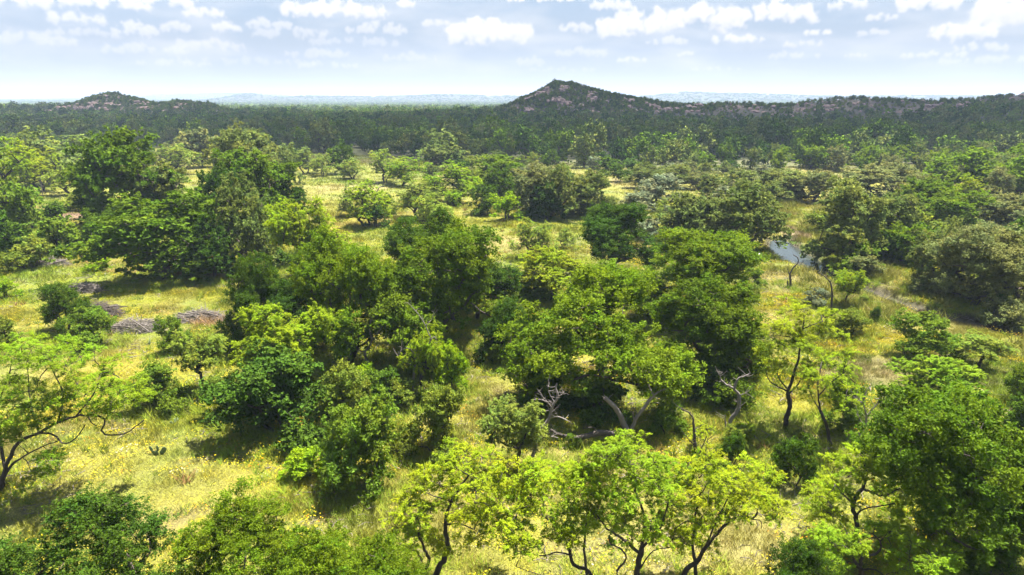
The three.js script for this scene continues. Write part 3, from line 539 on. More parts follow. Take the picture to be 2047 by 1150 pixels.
["B",0.0,-66.99,1.56,2.58,"shrub behind the centre oak",{"group":"pale shrubs behind the centre oak"}],
["B",-17.45,-144.88,2.4,3.11,"scrub in the thicket of the middle field",{"group":"scrub of the middle field"}],
["B",-20.73,-151.95,2.02,2.67,"scrub in the thicket of the middle field",{"group":"scrub of the middle field"}],
["BL",-8.05,-149.26,3.55,5.95,"scrub in the thicket of the middle field",{"group":"scrub of the middle field"}],
["BL",-19.84,-131.19,2.27,2.52,"scrub in the thicket of the middle field",{"group":"scrub of the middle field"}],
["P",-14.15,-120.69,2.25,3.6,"scrub in the thicket of the middle field",{"group":"scrub of the middle field"}],
["B",-17.93,-153.06,3.44,4.2,"scrub in the thicket of the middle field",{"group":"scrub of the middle field"}],
["B",-21.26,-119.1,1.68,2.0,"scrub in the thicket of the middle field",{"group":"scrub of the middle field"}],
["BL",-11.55,-132.33,3.18,4.27,"scrub in the thicket of the middle field",{"group":"scrub of the middle field"}],
["K",5.51,-128.37,4.28,6.02,"scrub tree in the clump at the golden field",{"group":"scrub oaks at the golden field"}],
["G",5.29,-138.79,2.97,3.95,"scrub tree in the clump at the golden field",{"group":"scrub oaks at the golden field"}],
["K",13.09,-122.8,2.63,3.16,"scrub tree in the clump at the golden field",{"group":"scrub oaks at the golden field"}],
["B",13.05,-148.22,3.35,5.42,"scrub tree in the clump at the golden field",{"group":"scrub oaks at the golden field"}],
["B",5.75,-117.4,2.42,3.08,"scrub tree in the clump at the golden field",{"group":"scrub oaks at the golden field"}],
["B",6.6,-125.58,2.76,3.58,"scrub tree in the clump at the golden field",{"group":"scrub oaks at the golden field"}],
["K",10.86,-123.74,2.32,2.94,"scrub tree in the clump at the golden field",{"group":"scrub oaks at the golden field"}],
["G",-1.87,-141.81,4.07,6.11,"scrub tree in the clump at the golden field",{"group":"scrub oaks at the golden field"}],
["K",7.19,-136.32,3.99,4.72,"scrub tree in the clump at the golden field",{"group":"scrub oaks at the golden field"}],
["B",2.28,-141.2,3.85,5.21,"scrub tree in the clump at the golden field",{"group":"scrub oaks at the golden field"}],
["G",16.32,-118.49,3.92,5.48,"scrub tree in the clump at the golden field",{"group":"scrub oaks at the golden field"}],
["B",4.93,-122.2,4.33,5.9,"scrub tree in the clump at the golden field",{"group":"scrub oaks at the golden field"}],
["G",49.47,-132.97,4.59,7.7,"scrub tree in the belt before the creek bend",{"group":"grey scrub oaks before the creek bend"}],
["B",55.71,-157.53,2.84,3.93,"scrub tree in the belt before the creek bend",{"group":"grey scrub oaks before the creek bend"}],
["BG",26.99,-134.74,4.63,6.59,"scrub tree in the belt before the creek bend",{"group":"grey scrub oaks before the creek bend"}],
["B",61.84,-166.49,2.35,3.78,"scrub tree in the belt before the creek bend",{"group":"grey scrub oaks before the creek bend"}],
["G",47.23,-126.18,3.08,4.7,"scrub tree in the belt before the creek bend",{"group":"grey scrub oaks before the creek bend"}],
["BG",40.68,-182.84,3.26,5.1,"scrub tree in the belt before the creek bend",{"group":"grey scrub oaks before the creek bend"}],
["B",32.51,-123.83,3.02,4.84,"scrub tree in the belt before the creek bend",{"group":"grey scrub oaks before the creek bend"}],
["BG",40.37,-127.48,4.27,7.06,"scrub tree in the belt before the creek bend",{"group":"grey scrub oaks before the creek bend"}],
["BG",41.08,-118.23,4.6,5.48,"scrub tree in the belt before the creek bend",{"group":"grey scrub oaks before the creek bend"}],
["BG",18.07,-107.47,2.56,3.46,"scrub tree in the belt before the creek bend",{"group":"grey scrub oaks before the creek bend"}],
["BG",43.29,-125.64,3.8,5.35,"scrub tree in the belt before the creek bend",{"group":"grey scrub oaks before the creek bend"}],
["G",43.08,-158.16,3.79,6.33,"scrub tree in the belt before the creek bend",{"group":"grey scrub oaks before the creek bend"}],
["BG",30.14,-107.51,4.12,6.13,"scrub tree in the belt before the creek bend",{"group":"grey scrub oaks before the creek bend"}],
["BG",26.35,-114.85,2.74,3.03,"scrub tree in the belt before the creek bend",{"group":"grey scrub oaks before the creek bend"}],
["BG",50.0,-158.06,2.97,3.29,"scrub tree in the belt before the creek bend",{"group":"grey scrub oaks before the creek bend"}],
["BG",53.74,-147.45,3.86,4.99,"scrub tree in the belt before the creek bend",{"group":"grey scrub oaks before the creek bend"}],
["G",51.11,-183.73,4.13,5.06,"scrub tree in the belt before the creek bend",{"group":"grey scrub oaks before the creek bend"}],
["G",32.25,-157.71,4.5,6.13,"scrub tree in the belt before the creek bend",{"group":"grey scrub oaks before the creek bend"}],
["BG",34.88,-123.18,2.4,3.65,"scrub tree in the belt before the creek bend",{"group":"grey scrub oaks before the creek bend"}],
["BG",65.37,-179.88,3.69,5.18,"scrub tree in the belt before the creek bend",{"group":"grey scrub oaks before the creek bend"}],
["BD",53.4,-87.38,4.15,5.44,"understorey shrub of the wood on the far creek bank",{"group":"understorey of the wood on the far creek bank"}],
["G",40.62,-76.83,2.75,3.78,"understorey shrub of the wood on the far creek bank",{"group":"understorey of the wood on the far creek bank"}],
["G",48.73,-76.7,3.02,4.7,"understorey shrub of the wood on the far creek bank",{"group":"understorey of the wood on the far creek bank"}],
["G",61.27,-81.7,3.63,4.48,"understorey shrub of the wood on the far creek bank",{"group":"understorey of the wood on the far creek bank"}],
["B",60.6,-99.86,4.38,6.95,"understorey shrub of the wood on the far creek bank",{"group":"understorey of the wood on the far creek bank"}],
["BD",59.92,-114.17,3.72,4.81,"understorey shrub of the wood on the far creek bank",{"group":"understorey of the wood on the far creek bank"}],
["BD",50.16,-96.94,2.94,4.89,"understorey shrub of the wood on the far creek bank",{"group":"understorey of the wood on the far creek bank"}],
["G",66.13,-120.05,2.7,2.98,"understorey shrub of the wood on the far creek bank",{"group":"understorey of the wood on the far creek bank"}],
["G",80.35,-121.74,3.06,3.55,"understorey shrub of the wood on the far creek bank",{"group":"understorey of the wood on the far creek bank"}],
["G",55.75,-79.52,4.33,4.96,"understorey shrub of the wood on the far creek bank",{"group":"understorey of the wood on the far creek bank"}],
["BD",46.76,-84.34,4.13,5.04,"understorey shrub of the wood on the far creek bank",{"group":"understorey of the wood on the far creek bank"}],
["G",50.18,-84.89,3.94,5.53,"understorey shrub of the wood on the far creek bank",{"group":"understorey of the wood on the far creek bank"}],
["BD",72.17,-93.76,4.07,4.61,"understorey shrub of the wood on the far creek bank",{"group":"understorey of the wood on the far creek bank"}],
["G",83.94,-116.54,3.81,6.11,"understorey shrub of the wood on the far creek bank",{"group":"understorey of the wood on the far creek bank"}],
["B",50.58,-95.0,3.41,4.84,"understorey shrub of the wood on the far creek bank",{"group":"understorey of the wood on the far creek bank"}],
["G",73.05,-94.53,2.99,4.18,"understorey shrub of the wood on the far creek bank",{"group":"understorey of the wood on the far creek bank"}],
["G",79.58,-121.28,2.68,4.08,"understorey shrub of the wood on the far creek bank",{"group":"understorey of the wood on the far creek bank"}],
["G",67.36,-91.06,2.64,3.78,"understorey shrub of the wood on the far creek bank",{"group":"understorey of the wood on the far creek bank"}],
["G",41.6,-79.98,3.23,4.4,"understorey shrub of the wood on the far creek bank",{"group":"understorey of the wood on the far creek bank"}],
["G",65.62,-110.63,3.67,4.74,"understorey shrub of the wood on the far creek bank",{"group":"understorey of the wood on the far creek bank"}],
["G",69.15,-116.51,3.88,6.43,"understorey shrub of the wood on the far creek bank",{"group":"understorey of the wood on the far creek bank"}],
["BD",58.72,-77.24,2.61,4.12,"understorey shrub of the wood on the far creek bank",{"group":"understorey of the wood on the far creek bank"}],
["BD",84.12,-117.33,2.99,4.1,"understorey shrub of the wood on the far creek bank",{"group":"understorey of the wood on the far creek bank"}],
["G",74.41,-119.2,2.5,4.0,"understorey shrub of the wood on the far creek bank",{"group":"understorey of the wood on the far creek bank"}],
["G",76.56,-116.65,3.86,6.24,"understorey shrub of the wood on the far creek bank",{"group":"understorey of the wood on the far creek bank"}],
["B",41.39,-79.46,3.87,5.29,"understorey shrub of the wood on the far creek bank",{"group":"understorey of the wood on the far creek bank"}],
["B",63.79,-116.17,4.18,4.84,"understorey shrub of the wood on the far creek bank",{"group":"understorey of the wood on the far creek bank"}],
["B",57.69,-99.97,2.54,3.87,"understorey shrub of the wood on the far creek bank",{"group":"understorey of the wood on the far creek bank"}],
["G",59.42,-92.42,2.98,4.55,"understorey shrub of the wood on the far creek bank",{"group":"understorey of the wood on the far creek bank"}],
["B",62.4,-98.46,2.21,2.79,"understorey shrub of the wood on the far creek bank",{"group":"understorey of the wood on the far creek bank"}],
["BD",25.95,-31.44,1.23,1.79,"shrub around the leaning oak",{"group":"low shrubs around the leaning oak"}],
["B",24.97,-31.99,1.33,1.95,"shrub around the leaning oak",{"group":"low shrubs around the leaning oak"}],
["BD",21.77,-26.6,1.36,1.77,"shrub around the leaning oak",{"group":"low shrubs around the leaning oak"}],
["B",20.47,-25.85,1.3,1.5,"shrub around the leaning oak",{"group":"low shrubs around the leaning oak"}],
["BD",21.27,-25.75,1.97,2.98,"shrub around the leaning oak",{"group":"low shrubs around the leaning oak"}],
["BD",25.02,-30.81,1.9,2.27,"shrub around the leaning oak",{"group":"low shrubs around the leaning oak"}],
["BD",23.67,-31.24,1.93,2.6,"shrub around the leaning oak",{"group":"low shrubs around the leaning oak"}],
["BD",20.6,-28.35,2.17,2.41,"shrub around the leaning oak",{"group":"low shrubs around the leaning oak"}],
["B",22.94,-27.9,1.68,2.27,"shrub around the leaning oak",{"group":"low shrubs around the leaning oak"}],
["BD",-1.09,-51.77,1.5,1.9,"shaded shrub beneath the two large oaks",{"group":"shaded shrubs beneath the large green oaks"}],
["BD",-6.43,-51.14,1.01,1.68,"shaded shrub beneath the two large oaks",{"group":"shaded shrubs beneath the large green oaks"}],
["B",-1.3,-49.8,1.78,1.96,"shaded shrub beneath the two large oaks",{"group":"shaded shrubs beneath the large green oaks"}],
["B",2.26,-48.67,1.63,2.61,"shaded shrub beneath the two large oaks",{"group":"shaded shrubs beneath the large green oaks"}],
["BD",-5.58,-49.45,1.8,2.78,"shaded shrub beneath the two large oaks",{"group":"shaded shrubs beneath the large green oaks"}],
["BD",-5.57,-48.5,1.85,2.84,"shaded shrub beneath the two large oaks",{"group":"shaded shrubs beneath the large green oaks"}],
["BD",1.99,-49.03,1.06,1.63,"shaded shrub beneath the two large oaks",{"group":"shaded shrubs beneath the large green oaks"}],
["BD",-4.25,-47.47,1.36,1.56,"shaded shrub beneath the two large oaks",{"group":"shaded shrubs beneath the large green oaks"}],
["B",-0.07,-51.36,1.11,1.28,"shaded shrub beneath the two large oaks",{"group":"shaded shrubs beneath the large green oaks"}],
["B",-7.23,-47.75,1.22,1.76,"shaded shrub beneath the two large oaks",{"group":"shaded shrubs beneath the large green oaks"}],
["K",-51.89,-112.02,3.45,5.63,"shrub between the oaks of the wooded rise",{"group":"shrubs between the oaks of the wooded rise"}],
["B",-58.39,-113.94,2.58,2.96,"shrub between the oaks of the wooded rise",{"group":"shrubs between the oaks of the wooded rise"}],
["K",-39.54,-89.3,3.49,5.78,"shrub between the oaks of the wooded rise",{"group":"shrubs between the oaks of the wooded rise"}],
["K",-59.51,-115.54,2.08,2.3,"shrub between the oaks of the wooded rise",{"group":"shrubs between the oaks of the wooded rise"}],
["K",-56.51,-113.25,2.31,2.74,"shrub between the oaks of the wooded rise",{"group":"shrubs between the oaks of the wooded rise"}],
["K",-45.75,-97.21,2.74,4.65,"shrub between the oaks of the wooded rise",{"group":"shrubs between the oaks of the wooded rise"}],
["BD",-46.87,-95.95,2.31,3.93,"shrub between the oaks of the wooded rise",{"group":"shrubs between the oaks of the wooded rise"}],
["B",-50.99,-93.23,2.23,2.66,"shrub between the oaks of the wooded rise",{"group":"shrubs between the oaks of the wooded rise"}],
["K",-43.44,-87.89,2.54,3.74,"shrub between the oaks of the wooded rise",{"group":"shrubs between the oaks of the wooded rise"}],
["K",-61.97,-113.59,2.59,4.35,"shrub between the oaks of the wooded rise",{"group":"shrubs between the oaks of the wooded rise"}],
["B",17.52,-37.82,0.79,1.07,"knee-high shrub in the golden flowers",{"group":"knee-high shrubs in the golden flowers"}],
["B",11.33,-33.34,1.18,1.66,"knee-high shrub in the golden flowers",{"group":"knee-high shrubs in the golden flowers"}],
["B",13.47,-37.07,1.21,1.96,"knee-high shrub in the golden flowers",{"group":"knee-high shrubs in the golden flowers"}],
["B",15.09,-33.72,0.65,1.08,"knee-high shrub in the golden flowers",{"group":"knee-high shrubs in the golden flowers"}],
["B",14.08,-32.79,1.02,1.14,"knee-high shrub in the golden flowers",{"group":"knee-high shrubs in the golden flowers"}],
["BL",10.89,-32.67,0.91,1.03,"knee-high shrub in the golden flowers",{"group":"knee-high shrubs in the golden flowers"}],
["B",15.9,-34.81,0.62,1.05,"knee-high shrub in the golden flowers",{"group":"knee-high shrubs in the golden flowers"}],
["BL",10.59,-35.04,0.83,1.23,"knee-high shrub in the golden flowers",{"group":"knee-high shrubs in the golden flowers"}],
["BL",14.38,-38.2,0.96,1.26,"knee-high shrub in the golden flowers",{"group":"knee-high shrubs in the golden flowers"}],
["BD",17.23,-51.4,1.78,2.01,"shrub in the shade behind the rounded oak",{"group":"shrubs behind the rounded oak"}],
["BD",17.85,-63.71,1.98,3.04,"shrub in the shade behind the rounded oak",{"group":"shrubs behind the rounded oak"}],
["B",13.46,-49.74,1.22,1.48,"shrub in the shade behind the rounded oak",{"group":"shrubs behind the rounded oak"}],
["B",18.76,-48.94,2.21,3.21,"shrub in the shade behind the rounded oak",{"group":"shrubs behind the rounded oak"}],
["BD",16.08,-60.2,2.15,3.56,"shrub in the shade behind the rounded oak",{"group":"shrubs behind the rounded oak"}],
["B",24.3,-67.15,1.99,2.63,"shrub in the shade behind the rounded oak",{"group":"shrubs behind the rounded oak"}],
["B",26.93,-73.4,2.03,2.61,"shrub in the shade behind the rounded oak",{"group":"shrubs behind the rounded oak"}],
["BD",16.35,-59.6,1.65,2.4,"shrub in the shade behind the rounded oak",{"group":"shrubs behind the rounded oak"}]
];
for (const [k, x, z, h, w, label, o] of TREES) putTree(k, x, z, h, w, label, o);

// trees whose limbs and clumps follow their own plan: limbs [r0, r1, x,y,z, ...], clumps [x,y,z, ...]
const HEROES = [
["D",22.0,-26.08,[[0.32,0.2,0.32,-0.52,0.0,-0.37,0.78,0.0,-1.33,1.79,0.0,-2.1,3.04,0.0],[0.18,0.08,-2.1,3.04,0.0,-2.5,3.91,-1.0,-3.81,5.14,-1.0],[0.18,0.08,-2.1,3.04,0.0,-2.79,5.56,1.0,-3.28,7.14,1.0],[0.14,0.06,-0.37,0.78,0.0,-0.0,2.3,0.0,0.04,4.26,0.0],[0.1,0.05,-0.23,0.65,0.0,-2.35,1.4,0.5,-3.56,2.35,0.8]],[-4.71,5.61,-1.5,-5.35,7.26,0.35,-3.83,7.16,-0.79,-4.1,8.16,1.06,-2.13,7.04,-0.08,-3.73,5.51,-1.23,-3.98,6.72,0.62,-2.05,5.88,-0.52,-2.4,6.65,1.33,-0.51,5.32,0.19,-5.45,5.65,-0.96,-4.39,5.73,0.89,-2.47,4.84,-0.25,-0.45,3.92,-1.4,-0.72,4.3,0.46,-4.12,4.58,-0.69,-3.98,4.73,1.16,-1.77,3.54,0.02,0.34,2.31,-1.13,-0.19,2.79,0.73,-2.18,2.52,-0.42,-1.99,3.03,1.43,-0.05,1.49,0.29,-2.29,6.34,-2.0,-0.39,5.09,-2.5,-6.11,7.91,2.5,-4.63,7.06,2.5,-3.04,5.77,2.5,0.45,3.29,0.0,-0.48,5.33,1.0,-5.95,5.59,2.2,-5.15,4.83,2.4,-3.73,3.84,2.6,-6.45,6.29,1.5],"big dark oak with a leaning trunk beside the lime mesquites",{"r":0.92}],
["M",-27.04,-31.91,[[0.2,0.15,-0.3,-0.45,0.0,0.17,0.59,0.0,0.53,1.33,0.0],[0.13,0.03,0.53,1.33,0.0,1.48,2.89,0.0,2.68,3.49,0.0,3.98,4.23,0.3,4.99,4.59,0.4,6.03,4.72,0.5,6.52,4.5,0.5,6.34,3.8,0.6,6.93,3.66,0.6,7.49,3.72,0.6,8.48,4.44,0.5],[0.05,0.02,5.62,4.73,0.4,5.85,4.25,0.5,6.13,4.11,0.5],[0.08,0.03,2.2,3.29,0.0,2.75,3.46,0.0,4.11,3.71,0.8,4.54,3.43,1.0,5.2,3.68,1.0,5.83,4.45,1.0],[0.09,0.03,0.31,0.89,0.0,0.86,1.59,0.0,2.42,2.65,0.8,3.28,3.15,1.0,4.54,3.7,1.2],[0.12,0.04,0.53,1.33,0.0,-0.05,2.64,-0.8,-0.0,4.28,-1.0,0.7,6.33,-1.5],[0.07,0.03,2.68,3.49,0.0,1.96,4.94,-0.8,2.0,6.53,-1.0],[0.07,0.03,3.76,4.08,0.0,3.85,5.31,-0.6,3.21,6.81,-1.0],[0.06,0.03,4.71,4.39,0.0,5.53,5.4,-0.4,6.18,6.6,-0.5]],[0.84,7.72,-1.5,3.45,8.66,0.35,3.81,7.98,-0.79,6.26,8.28,1.06,6.54,7.39,-0.08,1.54,7.0,-1.23,4.17,7.59,0.62,4.53,6.73,-0.52,6.95,7.1,1.33,7.24,6.08,0.19,1.04,6.13,-0.96,3.68,6.65,0.89,4.04,5.88,-0.25,4.38,5.24,-1.4,6.81,5.52,0.46,7.33,5.27,-0.69,2.61,5.85,1.16,2.51,4.9,0.02,0.3,3.64,-1.13,4.0,5.64,0.73,4.55,4.98,-0.42,1.97,4.1,1.43,3.96,3.01,1.2,2.62,1.92,1.0,2.72,4.42,1.0,0.86,7.42,-0.15,-0.68,5.28,-1.3,0.61,4.2,0.56,6.35,5.26,0.6,3.34,4.49,0.6],"mesquite with long crooked black limbs reaching over the dry meadow",{"r":0.74}],
["M",-3.42,-24.47,[[0.17,0.13,0.02,-0.13,0.0,0.23,0.74,0.0,0.53,1.5,0.0,0.79,2.11,0.0],[0.12,0.05,0.79,2.11,0.0,0.66,3.25,0.0,0.97,4.32,0.0,1.33,4.94,0.0,1.68,5.51,0.0],[0.12,0.06,-0.08,0.0,0.0,-0.33,0.74,0.0,-0.06,1.43,0.0,-0.13,2.38,0.5,-0.3,3.41,0.8],[0.06,0.03,0.66,3.25,0.0,1.44,3.8,0.8,1.93,3.71,1.0],[0.05,0.02,1.33,4.94,0.0,2.16,5.54,0.5,2.76,5.87,0.5],[0.05,0.02,0.97,4.32,0.0,0.24,4.23,-0.5,-0.27,4.47,-0.5]],[1.45,5.99,-1.5,0.8,6.55,0.35,2.28,6.14,-0.79,3.12,6.52,1.06,-0.07,5.64,-0.08,1.24,5.32,-1.23,0.6,5.72,0.62,2.93,4.92,-0.52,2.02,5.93,1.33,-0.47,4.89,0.19,-1.14,3.46,-0.96,0.21,4.67,0.89,2.52,3.93,-0.25,3.66,3.67,-1.4,-0.48,3.47,0.46,0.17,2.44,-0.69,2.17,3.73,1.16,-1.17,3.17,0.02,-1.0,1.38,-1.13,1.56,4.11,0.73,0.98,4.52,-0.42,2.1,5.02,1.43,3.85,5.63,0.29],"lime mesquite with forked black trunk right of the oak row",{"r":0.62}],
["M",3.37,-24.01,[[0.13,0.08,0.11,-0.12,0.0,-0.18,1.15,0.0,-0.91,1.61,0.0,-1.01,2.18,0.0],[0.08,0.03,-1.01,2.18,0.0,-1.37,3.0,0.0,-1.72,3.49,0.0,-2.15,3.81,0.0],[0.1,0.04,0.0,0.0,0.0,-0.38,1.49,0.4,-0.44,2.24,0.4,-0.49,2.82,0.4,-0.43,3.97,0.4],[0.05,0.02,-0.92,1.96,0.0,-1.62,2.48,0.5,-2.11,2.54,0.8,-3.22,2.92,1.0],[0.04,0.015,-0.35,1.19,1.0,-1.69,2.05,1.5,-2.61,2.4,1.6,-3.22,2.67,1.6]],[-1.76,4.72,-1.5,-2.65,5.28,0.35,-1.2,5.6,-0.79,-3.05,5.07,1.06,-2.04,4.56,-0.08,-0.94,4.53,-1.23,-0.36,5.99,0.62,-3.75,3.58,-0.52,-2.86,4.38,1.33,-1.44,4.05,0.19,-0.32,3.76,-0.96,-0.81,4.08,0.89,0.12,3.53,-0.25,-3.55,2.13,-1.4,-2.37,6.22,0.46,-1.57,2.75,-0.69,-2.66,3.49,1.16,-0.69,6.4,0.02],"spreading lime mesquite with thin crossing stems, between two thicker mesquites",{"r":0.62}],
["M",5.27,-24.16,[[0.19,0.13,-0.01,-0.12,0.0,-0.05,0.98,0.0,-0.04,1.56,0.0,0.04,2.16,0.0],[0.1,0.03,-0.05,1.95,0.0,-0.61,2.47,0.0,-1.43,3.13,0.0,-1.9,3.83,0.0],[0.1,0.03,0.04,2.16,0.0,0.14,3.36,0.0,-0.22,4.51,0.0,-0.57,5.64,0.0],[0.06,0.03,-1.07,1.68,0.8,-0.73,2.27,0.8,-0.89,2.66,0.8,-1.41,3.06,0.9,-1.45,3.42,0.9],[0.07,0.03,0.04,2.16,0.0,0.64,3.48,0.5,0.87,4.61,0.5],[0.05,0.02,-0.03,1.1,0.0,0.42,2.66,0.8,1.05,2.97,1.0],[0.05,0.03,-0.88,0.54,0.8,-1.07,1.68,0.8]],[-0.77,6.33,-1.5,-1.56,6.83,0.35,-1.67,5.63,-0.79,-0.81,6.91,1.06,0.21,6.15,-0.08,-0.95,4.67,-1.23,-0.3,5.9,0.62,-1.67,4.64,-0.52,-0.97,5.37,1.33,0.23,4.86,0.19,1.07,4.84,-0.96,-0.47,4.43,0.89,-1.27,3.89,-0.25,0.86,2.89,-1.4,0.96,4.81,0.46,-0.53,2.65,-0.69,-1.31,7.28,1.16,-0.34,6.86,0.02,0.87,5.43,-1.13,-2.06,5.96,0.73,-1.86,3.9,-0.42,0.02,4.13,1.43],"tallest lime mesquite with thick black trunk at the centre of the front row",{"r":0.62}],
["M",7.82,-24.31,[[0.16,0.1,-0.71,-0.37,0.0,-0.56,1.11,0.0,-0.16,1.38,0.0,0.16,2.12,0.0],[0.1,0.05,0.16,2.12,0.0,0.86,3.12,0.0,1.45,3.61,0.0,1.97,3.45,0.0,2.15,3.77,0.0],[0.12,0.04,0.03,-0.12,0.0,-0.12,0.86,0.0,-0.36,2.12,0.0,-0.35,3.49,0.0,-0.23,4.65,0.0],[0.06,0.03,0.16,2.12,0.0,0.39,3.83,0.5,0.79,4.96,0.5],[0.03,0.015,1.97,3.45,0.0,2.23,3.49,0.2,2.3,3.16,0.2],[0.05,0.02,-0.35,3.49,0.0,-0.96,3.54,0.4,-1.28,3.37,0.5]],[-0.49,4.9,-1.5,-0.42,5.87,0.35,0.77,5.08,-0.79,-0.96,5.43,1.06,0.21,4.36,-0.08,-0.87,3.27,-1.23,-0.36,4.14,0.62,1.17,4.2,-0.52,1.05,5.6,1.33,2.18,4.42,0.19,-0.45,2.35,-0.96,-1.47,3.42,0.89,0.35,3.2,-0.25,2.26,4.6,-1.4,2.51,4.71,0.46,-0.07,2.06,-0.69,0.67,6.24,1.16,-0.15,6.12,0.02,3.01,4.53,-1.13,0.38,4.44,0.73,-0.95,4.84,-0.42],"lime mesquite with one black limb stretching over a pale grass patch",{"r":0.62}],
["M",15.79,-27.31,[[0.17,0.1,0.18,-0.13,0.0,-0.01,1.46,0.0,-0.31,2.32,0.0,0.06,3.11,0.0],[0.1,0.03,0.06,3.11,0.0,0.11,3.89,0.0,-0.17,4.64,0.0],[0.08,0.03,0.06,3.11,0.0,0.26,3.18,0.4,0.63,3.13,0.6,1.34,3.51,0.6],[0.06,0.03,-0.04,1.72,0.0,-0.15,2.36,0.5,0.34,2.73,0.8,0.98,3.01,1.0],[0.05,0.02,0.11,3.89,0.0,-0.57,4.06,0.4,-1.09,3.94,0.5],[0.06,0.02,-0.31,2.32,0.0,-1.18,3.26,0.4,-1.58,3.76,0.4]],[-0.38,3.93,-1.5,-0.54,5.26,0.35,1.04,4.5,-0.79,0.77,5.64,1.06,2.42,4.52,-0.08,-0.9,3.3,-1.23,-0.99,4.39,0.62,0.77,3.84,-0.52,0.73,4.92,1.33,2.63,3.88,0.19,4.0,2.41,-0.96,-2.1,3.57,0.89,-0.6,2.85,-0.25,2.15,2.27,-1.4,1.89,3.34,0.46,-1.39,1.52,-0.69,-1.69,2.75,1.16,2.76,2.25,0.02,2.36,1.51,-1.13,3.18,3.26,0.73,-1.71,3.26,-0.42,0.12,4.38,1.43,-0.21,4.68,0.29,2.92,3.0,-0.86],"full lime mesquite growing against the big dark leaning oak",{"r":0.62}],
["M",14.33,-23.43,[[0.18,0.14,0.02,-0.12,0.0,-0.25,1.56,0.0,-0.31,1.96,0.0],[0.1,0.02,-0.31,1.96,0.0,-0.63,2.28,0.0,-0.77,2.7,0.0,-1.15,3.02,0.0,-1.48,3.12,0.0],[0.1,0.02,-0.39,2.14,0.0,-0.33,2.54,0.0,0.28,2.77,0.0,0.27,3.25,0.0,-0.09,3.59,0.0,-0.3,3.69,0.0],[0.07,0.02,-0.3,1.91,0.0,-0.07,2.27,0.4,0.21,2.26,0.8],[0.05,0.015,-0.33,2.54,0.0,0.01,2.9,-0.4,-0.11,3.45,-0.6],[0.04,0.012,0.27,3.25,0.0,0.36,3.78,0.2,0.26,4.12,0.2],[0.03,0.01,-0.63,2.28,0.0,-1.38,4.07,0.3,-1.78,4.47,0.3]],[-0.38,2.83,-1.5,-1.94,3.66,0.35,-1.68,2.38,-0.79,-1.54,3.95,1.06,-0.01,4.03,-0.08,1.75,3.02,-1.23,1.38,3.85,0.62,2.85,2.58,-0.52,0.62,3.71,1.33,2.26,2.4,0.19,3.8,1.17,-0.96,0.63,2.71,0.89,2.26,1.48,-0.25,1.27,2.66,-1.4,-2.89,3.4,0.46,-1.88,1.98,-0.69,2.08,3.47,1.16,-1.65,2.51,0.02],"twisted mesquite with bare grey inner limbs in front of the leaning oak",{"r":0.62}],
["M",17.34,-39.33,[[0.2,0.16,0.01,-0.1,0.0,-0.04,0.35,0.0,0.06,1.48,0.0,-0.13,2.43,0.0],[0.13,0.04,-0.13,2.43,0.0,0.04,3.37,0.0,0.3,4.96,0.0,0.35,6.68,0.0,0.32,7.47,0.0],[0.07,0.03,-0.15,2.57,0.0,-0.99,3.12,0.5,-1.66,3.63,0.6,-1.91,4.31,0.6],[0.07,0.03,-0.13,2.7,0.0,-0.61,3.2,0.3,-1.02,3.77,0.4,-1.08,4.4,0.4],[0.08,0.03,-0.04,2.43,0.0,0.32,3.34,0.4,0.38,4.11,0.5],[0.05,0.02,0.3,5.55,0.0,-0.59,6.31,0.5,-1.21,6.43,0.5],[0.05,0.02,0.35,6.68,0.0,0.86,7.13,0.4,1.29,7.28,0.4]],[0.35,7.71,-1.5,0.47,8.05,0.35,1.94,7.48,-0.79,-1.3,7.5,1.06,0.17,6.97,-0.08,1.95,6.42,-1.23,-1.88,6.73,0.62,-0.12,5.68,-0.52,0.35,6.04,1.33,-0.98,4.8,0.19,0.85,4.12,-0.96,-2.05,5.88,0.89,1.46,4.4,-0.25,2.48,6.53,-1.4,0.3,6.51,0.46],"tall upright mesquite on the golden slope above the dead snag",{"r":0.72}],
["M",19.19,-37.18,[[0.13,0.1,0.02,-0.13,0.0,-0.16,0.6,0.0,-0.36,1.22,0.0,-0.87,2.24,0.0],[0.08,0.03,-0.87,2.24,0.0,-1.1,3.2,0.0,-1.21,4.06,0.0,-1.19,4.94,0.0],[0.06,0.02,-0.87,2.24,0.0,-1.6,3.22,0.4,-2.03,4.06,0.5],[0.06,0.02,-1.07,3.2,0.0,-0.7,4.17,0.4,-0.05,4.79,0.4]],[-0.24,4.98,-1.5,-0.06,6.16,0.35,1.02,4.78,-0.79,-1.64,4.76,1.06,-0.16,4.44,-0.08,1.4,3.47,-1.23,-2.05,4.98,0.62,-0.15,3.13,-0.52,-0.21,3.8,1.33,-1.97,3.92,0.19,0.43,4.87,-0.96],"small slanting mesquite just right of the tall upright mesquite",{"r":0.62}],
["X",1.0,-34.51,[[0.13,0.09,-0.03,-0.19,0.0,-0.0,0.09,0.0,0.19,0.75,0.0,0.57,2.27,0.0],[0.1,0.05,0.57,2.27,0.0,1.06,3.0,0.0,1.19,3.63,0.0,1.51,4.26,0.0,1.39,4.77,0.0,1.44,5.06,0.0],[0.05,0.02,1.19,3.63,0.0,0.84,4.19,0.3,0.61,4.53,0.4,0.44,4.88,0.4],[0.04,0.015,0.84,4.19,0.3,0.42,4.3,0.4,0.15,4.27,0.4],[0.04,0.015,1.51,4.26,0.0,1.78,4.61,0.3,1.94,4.96,0.3],[0.05,0.03,1.06,3.0,0.0,1.57,3.31,0.5,2.0,3.15,0.6],[0.05,0.02,0.44,1.53,0.0,0.96,2.16,0.5,1.53,2.1,0.6],[0.03,0.01,1.32,3.96,0.0,1.03,4.42,-0.3,0.97,4.81,-0.3]],[],"bare pale-grey dead tree leaning below the centre oak"],
